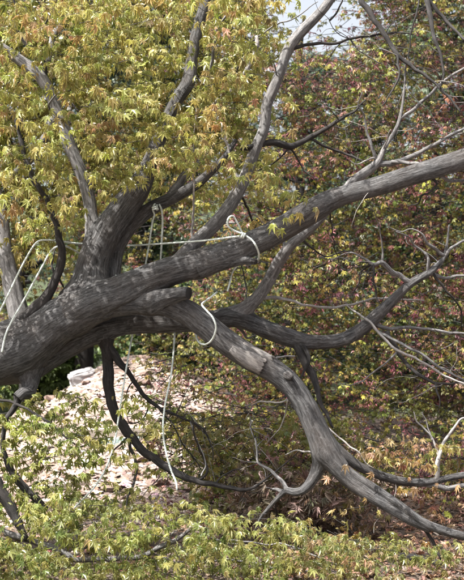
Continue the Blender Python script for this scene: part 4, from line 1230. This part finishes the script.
def evergreen(X, Y, H, R, label, col, ntuft, seed, name='evergreen_tree', trunk_r=0.16, low=0.12, size=0.16):
    gz = float(ground_z(X, Y))
    org = (X, Y, gz - 0.05)
    root = empty(name, org, label, 'tree')
    a = make_axis([(X, Y, gz - .1, trunk_r), (X + .04, Y, gz + H * .3, trunk_r * .8), (X - .05, Y, gz + H * .65, trunk_r * .45), (X, Y, gz + H * .97, .02)], 0.15)
    me = tube_mesh('trunk', a, 14, seed=seed, flute=.12, rough=0.05, origin=org); me.materials.append(M['dark'])
    link(bpy.data.objects.new('trunk', me), root)
    rg = np.random.default_rng(seed)
    nb = 70
    bz = low + (1 - low) * rg.random(nb) ** 0.8
    baz = rg.uniform(0, 6.283, nb)
    bl = R * (1 - bz) ** 0.65 * rg.uniform(0.7, 1.15, nb) + 0.15
    k = rg.integers(0, nb, ntuft)
    f = rg.random(ntuft) ** 0.6
    px = X + np.cos(baz[k]) * bl[k] * f; py = Y + np.sin(baz[k]) * bl[k] * f
    pz = gz + H * bz[k] + 0.15 * bl[k] * f - 0.32 * bl[k] * f * f
    Pp = np.stack([px, py, pz], 1) + rg.normal(0, 0.11, (ntuft, 3)) * [1, 1, .6]
    dd = np.stack([np.cos(baz[k]), np.sin(baz[k]), -0.5 * np.ones(ntuft)], 1) + rg.normal(0, .5, (ntuft, 3))
    uu = rg.normal(0, .5, (ntuft, 3)) + [0, -.3, 1]
    cc = np.array(col)[None] * np.exp(rg.normal(0, .3, (ntuft, 1)))
    me = leaves_mesh('crown', TUFT, Pp, nrm(dd), uu, size * rg.uniform(.6, 1.2, ntuft), cc, None, origin=org, mat=M['far_leaf'])
    tag(link(bpy.data.objects.new('crown', me), root), kind='stuff')
    for q in range(0, nb, 5):
        pts = [(X, Y, gz + H * bz[q], .03), (X + math.cos(baz[q]) * bl[q] * .5, Y + math.sin(baz[q]) * bl[q] * .5, gz + H * bz[q], .018), (X + math.cos(baz[q]) * bl[q], Y + math.sin(baz[q]) * bl[q], gz + H * bz[q] - .17 * bl[q], .005)]
        me = tube_mesh('branch', make_axis(pts, .1), 6, origin=org); me.materials.append(M['dark'])
        link(bpy.data.objects.new('branch', me), root)
    return root


tX = (83 - 232) * K * 12.6
evergreen(tX, 12.6, 7.5, 1.7, 'dark straight trunked conifer behind the crest of the rubble', (0.035, 0.060, 0.040), 9000, 31, trunk_r=0.115, low=0.30)
evergreen(-4.6, 17.5, 9.5, 2.6, 'bluish conifer seen through the leaves at the upper left', (0.040, 0.070, 0.055), 8000, 32)
evergreen(-1.2, 18.5, 9.0, 2.5, 'bluish conifer glimpsed behind the upright limb', (0.040, 0.075, 0.055), 8000, 33)
evergreen(1.5, 19.5, 5.3, 2.0, 'low rounded conifer under the bright sky opening', (0.050, 0.085, 0.050), 9000, 34)
evergreen(3.9, 16.5, 9.5, 2.4, 'tall conifer behind the hanging dark branches at the right', (0.045, 0.075, 0.045), 8000, 35)
evergreen(-8.4, 18.5, 9.0, 2.8, 'conifer beyond the left edge of the garden', (0.040, 0.070, 0.050), 6000, 36)
evergreen(8.4, 19.0, 9.0, 2.8, 'conifer beyond the right edge of the garden', (0.040, 0.070, 0.050), 6000, 37)


def shrub(X, Y, H, R, label, col, nl, seed):
    gz = float(ground_z(X, Y)); org = (X, Y, gz - .02)
    root = empty('shrub', org, label, 'shrub', 'shrubs behind the bank')
    rg = np.random.default_rng(seed)
    d = nrm(rg.normal(0, 1, (nl, 3)) + [0, -.2, .2]); rr = rg.random(nl) ** .4
    lump = np.array([1 + .45 * noise.noise(Vector(q) * 2.2 + Vector((seed, 0, 0))) for q in d])
    Pp = np.array([X, Y, gz + H * .5]) + d * (rr * lump)[:, None] * [R, R, H * .5]
    ok = Pp[:, 2] > ground_z(Pp[:, 0], Pp[:, 1]) + .03
    Pp, d = Pp[ok], d[ok]; nl = len(Pp)
    cc = np.array(col)[None] * np.exp(rg.normal(0, .28, (nl, 1)))
    me = leaves_mesh('foliage', FAR, Pp, nrm(d + rg.normal(0, .5, (nl, 3)) - [0, 0, .3]), rg.normal(0, .4, (nl, 3)) + [0, -.3, 1], rg.uniform(.05, .1, nl), cc, None, origin=org, mat=M['far_leaf'])
    tag(link(bpy.data.objects.new('foliage', me), root), kind='stuff')
    for q in range(6):
        az = q * 1.05
        pts = [(X, Y, gz - .03, .022), (X + math.cos(az) * R * .3, Y + math.sin(az) * R * .3, gz + H * .4, .014), (X + math.cos(az) * R * .6, Y + math.sin(az) * R * .6, gz + H * .8, .005)]
        me = tube_mesh('stem', make_axis(pts, .06), 6, origin=org); me.materials.append(M['dark'])
        link(bpy.data.objects.new('stem', me), root)


evergreen(2.75, 15.0, 8.5, 1.7, 'broad evergreen filling the gap at the upper right', (0.060, 0.090, 0.045), 8000, 38, low=0.05)
evergreen(2.1, 16.8, 4.9, 1.7, 'short evergreen under the right side of the sky opening', (0.050, 0.080, 0.045), 6000, 39, low=0.04)
evergreen(-1.3, 15.8, 4.6, 1.7, 'short dark evergreen behind the rope tied limb', (0.045, 0.070, 0.038), 7000, 40, low=0.02)
shrub(-2.35, 13.0, 1.2, .75, 'bright green shrub seen under the trunk at the left', (0.12, 0.17, 0.05), 3600, 51)
shrub(-1.1, 14.6, 1.3, .9, 'pale green shrub beyond the rubble crest', (0.11, 0.16, 0.06), 3000, 52)
shrub(0.5, 14.8, 1.5, 1.0, 'green shrub behind the middle background maple', (0.07, 0.11, 0.04), 3000, 53)
shrub(2.4, 14.4, 1.5, 1.1, 'dark green shrub low behind the right background maple', (0.05, 0.085, 0.03), 3000, 54)
shrub(-3.9, 13.6, 1.4, 1.0, 'leafy shrub at the far left behind the trunk', (0.09, 0.13, 0.04), 3000, 55)
shrub(4.3, 13.6, 1.5, 1.0, 'shrub at the far right beyond the bent twigs', (0.06, 0.09, 0.03), 2500, 56)


# ------------------------------------------------------------------ rubble on the bank
def rock_mesh(seed, flat=0.42):
    rg = random.Random(seed)
    import bmesh
    bm = bmesh.new()
    bmesh.ops.create_icosphere(bm, subdivisions=1, radius=1.0)
    for v in bm.verts:
        f = rg.uniform(.72, 1.15)
        v.co = Vector((v.co.x * f * 1.15, v.co.y * f, max(-.8, min(.75, v.co.z * rg.uniform(.85, 1.2))) * flat))
    me = bpy.data.meshes.new('stone')
    bm.to_mesh(me); bm.free()
    me.materials.append(M['stone'])
    return me


ROCKS = [rock_mesh(s, random.Random(s).uniform(.3, .55)) for s in range(8)]
for i in range(280):
    Xr = random.gauss(-0.9, 0.75); Yr = random.uniform(7.7, 11.6)
    if i > 220: Xr = random.uniform(.6, 2.6)
    s = 0.02 + 0.075 * random.random() ** 2.8
    o = bpy.data.objects.new('stone', random.choice(ROCKS))
    o.location = (Xr, Yr, float(ground_z(Xr, Yr)) + s * .1)
    o.rotation_euler = (random.uniform(-.15, .35), random.uniform(-.25, .25), random.uniform(0, 6.28))
    o.scale = (s * random.uniform(.9, 1.6), s * random.uniform(.8, 1.2), s)
    link(o, GROUND)


def chips(n, name, xs, ys, smin, smax, pal, wts, mat, flat=0.35):
    PV = np.array([(-1, -.6, 0), (.1, -.9, 0), (1, -.3, 0), (.8, .7, 0), (-.3, .9, 0), (-1, .4, 0), (-.5, -.3, .5), (.5, -.1, .62), (.2, .45, .55), (-.5, .35, .5)], float)
    PF = [(6, 7, 8, 9), (0, 1, 7, 6), (1, 2, 7), (2, 3, 8, 7), (3, 4, 9, 8), (4, 5, 9), (5, 0, 6, 9)]
    X = xs(n); Yv = ys(n); Z = ground_z(X, Yv)
    a = RNG.uniform(0, 6.28, n)
    d = np.stack([np.cos(a), np.sin(a), RNG.normal(0, .25, n)], 1)
    upv = np.stack([RNG.normal(0, .25, n), RNG.normal(-.15, .25, n), np.ones(n)], 1)
    sz_ = smin + (smax - smin) * RNG.random(n) ** 2
    c = pick_colours(n, pal, wts, .2)
    me = leaves_mesh(name, (PV * [1, 1, flat * 1.6], PF), np.stack([X, Yv, Z], 1), d, upv, sz_, c, None, np.zeros(n), mat=mat)
    tag(link(bpy.data.objects.new(name, me), GROUND), kind='stuff')


def tint_mat(name):
    t = NT(name)
    a = t.n('ShaderNodeAttribute', attribute_name='tint')
    tc = t.n('ShaderNodeTexCoord')
    nz = t.n('ShaderNodeTexNoise', i_Scale=70.0, i_Detail=5.0); t.l(tc.outputs['Object'], nz.inputs['Vector'])
    c = t.mix(1.0, a.outputs['Color'], t.ramp(nz.outputs[0], [(0.3, 0.6), (0.65, 1.05)]).outputs[0], 'MULTIPLY')
    bs = t.n('ShaderNodeBsdfPrincipled', i_Roughness=0.9); t.l(c, bs.inputs['Base Color']); t.l(bs.outputs[0], t.out.inputs[0])
    return t.m


M['chip'] = tint_mat('stone_chip')
chips(9000, 'stone_chips', lambda n: RNG.normal(-0.8, .85, n), lambda n: RNG.uniform(7.3, 11.8, n), .010, .042, [(.27, .205, .175), (.34, .27, .235), (.19, .135, .108), (.40, .34, .31)], [3, 3, 2, 2], M['chip'])
chips(1500, 'gravel', lambda n: RNG.uniform(-2.6, 3.2, n), lambda n: RNG.uniform(5.4, 11.5, n), .008, .03, [(.30, .23, .19), (.42, .33, .28), (.2, .15, .12)], [3, 2, 2], M['chip'])
# leaf litter
n = 7000
X = np.concatenate([RNG.uniform(-2.4, 3.2, n // 2), RNG.normal(1.4, .8, n // 2)]); Yv = RNG.uniform(5.3, 8.6, n)
Pp = np.stack([X, Yv, ground_z(X, Yv) + .012], 1)
me = leaves_mesh('leaf_litter', FAR, Pp, RNG.normal(0, 1, (n, 3)) * [1, 1, .15], RNG.normal(0, .3, (n, 3)) + [0, 0, 1], RNG.uniform(.025, .05, n), pick_colours(n, [(.22, .14, .10), (.30, .20, .15), (.15, .09, .06), (.32, .16, .12)], [3, 2, 2, 1], .25), None, RNG.uniform(-.5, .6, n), mat=M['dry'])
tag(link(bpy.data.objects.new('leaf_litter', me), GROUND), kind='stuff')


# ------------------------------------------------------------------ boards and block on the bank
def ground_hit(px, py):
    for i in range(2000):
        Y = 5.0 + i * .006
        p = at(px, py, Y)
        if p.z <= float(ground_z(p.x, p.y)):
            return p
    return p


def board(p, q, w, h, mat, label, name='board', cat='board'):
    d = (q - p); Lh = d.length
    me = bpy.data.meshes.new(name)
    V = []
    rg = random.Random(label)
    nseg = 8
    for i in range(nseg + 1):
        x = (i / nseg - .5) * Lh
        for sy, sz_ in ((-1, -1), (1, -1), (1, 1), (-1, 1)):
            V.append((x + (rg.uniform(-.01, .01)), sy * w / 2 * rg.uniform(.94, 1.04), sz_ * h / 2 * rg.uniform(.92, 1.05)))
    F = [(0, 3, 2, 1)]
    for i in range(nseg):
        for j in range(4):
            F.append((i * 4 + j, i * 4 + (j + 1) % 4, i * 4 + 4 + (j + 1) % 4, i * 4 + 4 + j))
    e = nseg * 4
    F.append((e, e + 1, e + 2, e + 3))
    me.from_pydata(V, [], F)
    me.materials.append(mat)
    o = link(bpy.data.objects.new(name, me))
    o.location = (p + q) / 2 + Vector((0, 0, h * .45))
    o.rotation_euler = d.to_track_quat('X', 'Z').to_euler()
    tag(o, label, cat)
    return o


board(ground_hit(98, 445), ground_hit(140, 442), .06, .045, M['teal'], 'pale teal painted board lying on the rubble')
board(ground_hit(84, 437), ground_hit(150, 434), .12, .07, M['timber'], 'weathered brown plank just behind the teal board')
board(ground_hit(30, 493), ground_hit(88, 484), .08, .04, M['timber'], 'short weathered board half hidden by the low left leaves')
# pale cut stone at the foot of the dark conifer
import bmesh
bm = bmesh.new()
bmesh.ops.create_cube(bm, size=1.0)
bmesh.ops.bevel(bm, geom=bm.edges[:], offset=.10, segments=2, affect='EDGES')
bmesh.ops.subdivide_edges(bm, edges=bm.edges[:], cuts=2, use_grid_fill=True)
for vtx in bm.verts:
    vtx.co += Vector((noise.noise(vtx.co * 4), noise.noise(vtx.co * 4 + Vector((5, 0, 0))), noise.noise(vtx.co * 4 + Vector((0, 5, 0))))) * .09
me = bpy.data.meshes.new('stone_block'); bm.to_mesh(me); bm.free()
me.materials.append(M['block'])
blk = link(bpy.data.objects.new('stone_block', me))
bp = ground_hit(82, 381)
blk.location = bp + Vector((0, 0, .05)); blk.scale = (.26, .2, .11); blk.rotation_euler = (.1, -.28, .25)
tag(blk, 'pale grey cut stone at the foot of the dark trunk', 'stone')
# fallen log by the right foot
a = make_axis([(*at(394, 548, 6.35), .018), (*at(408, 549, 6.33), .021), (*at(424, 552, 6.3), .02), (*at(442, 556, 6.25), .015)], .02)
zmin = float(ground_z(a.c[0][0], a.c[0][1]))
a.c[:, 2] += (zmin + .018) - a.c[:, 2].min()
me = tube_mesh('fallen_branch', a, 12, flute=.1); me.materials.append(M['branch'])
tag(link(bpy.data.objects.new('fallen_branch', me)), 'short grey fallen branch on the litter by the right foot of the limb', 'branch')
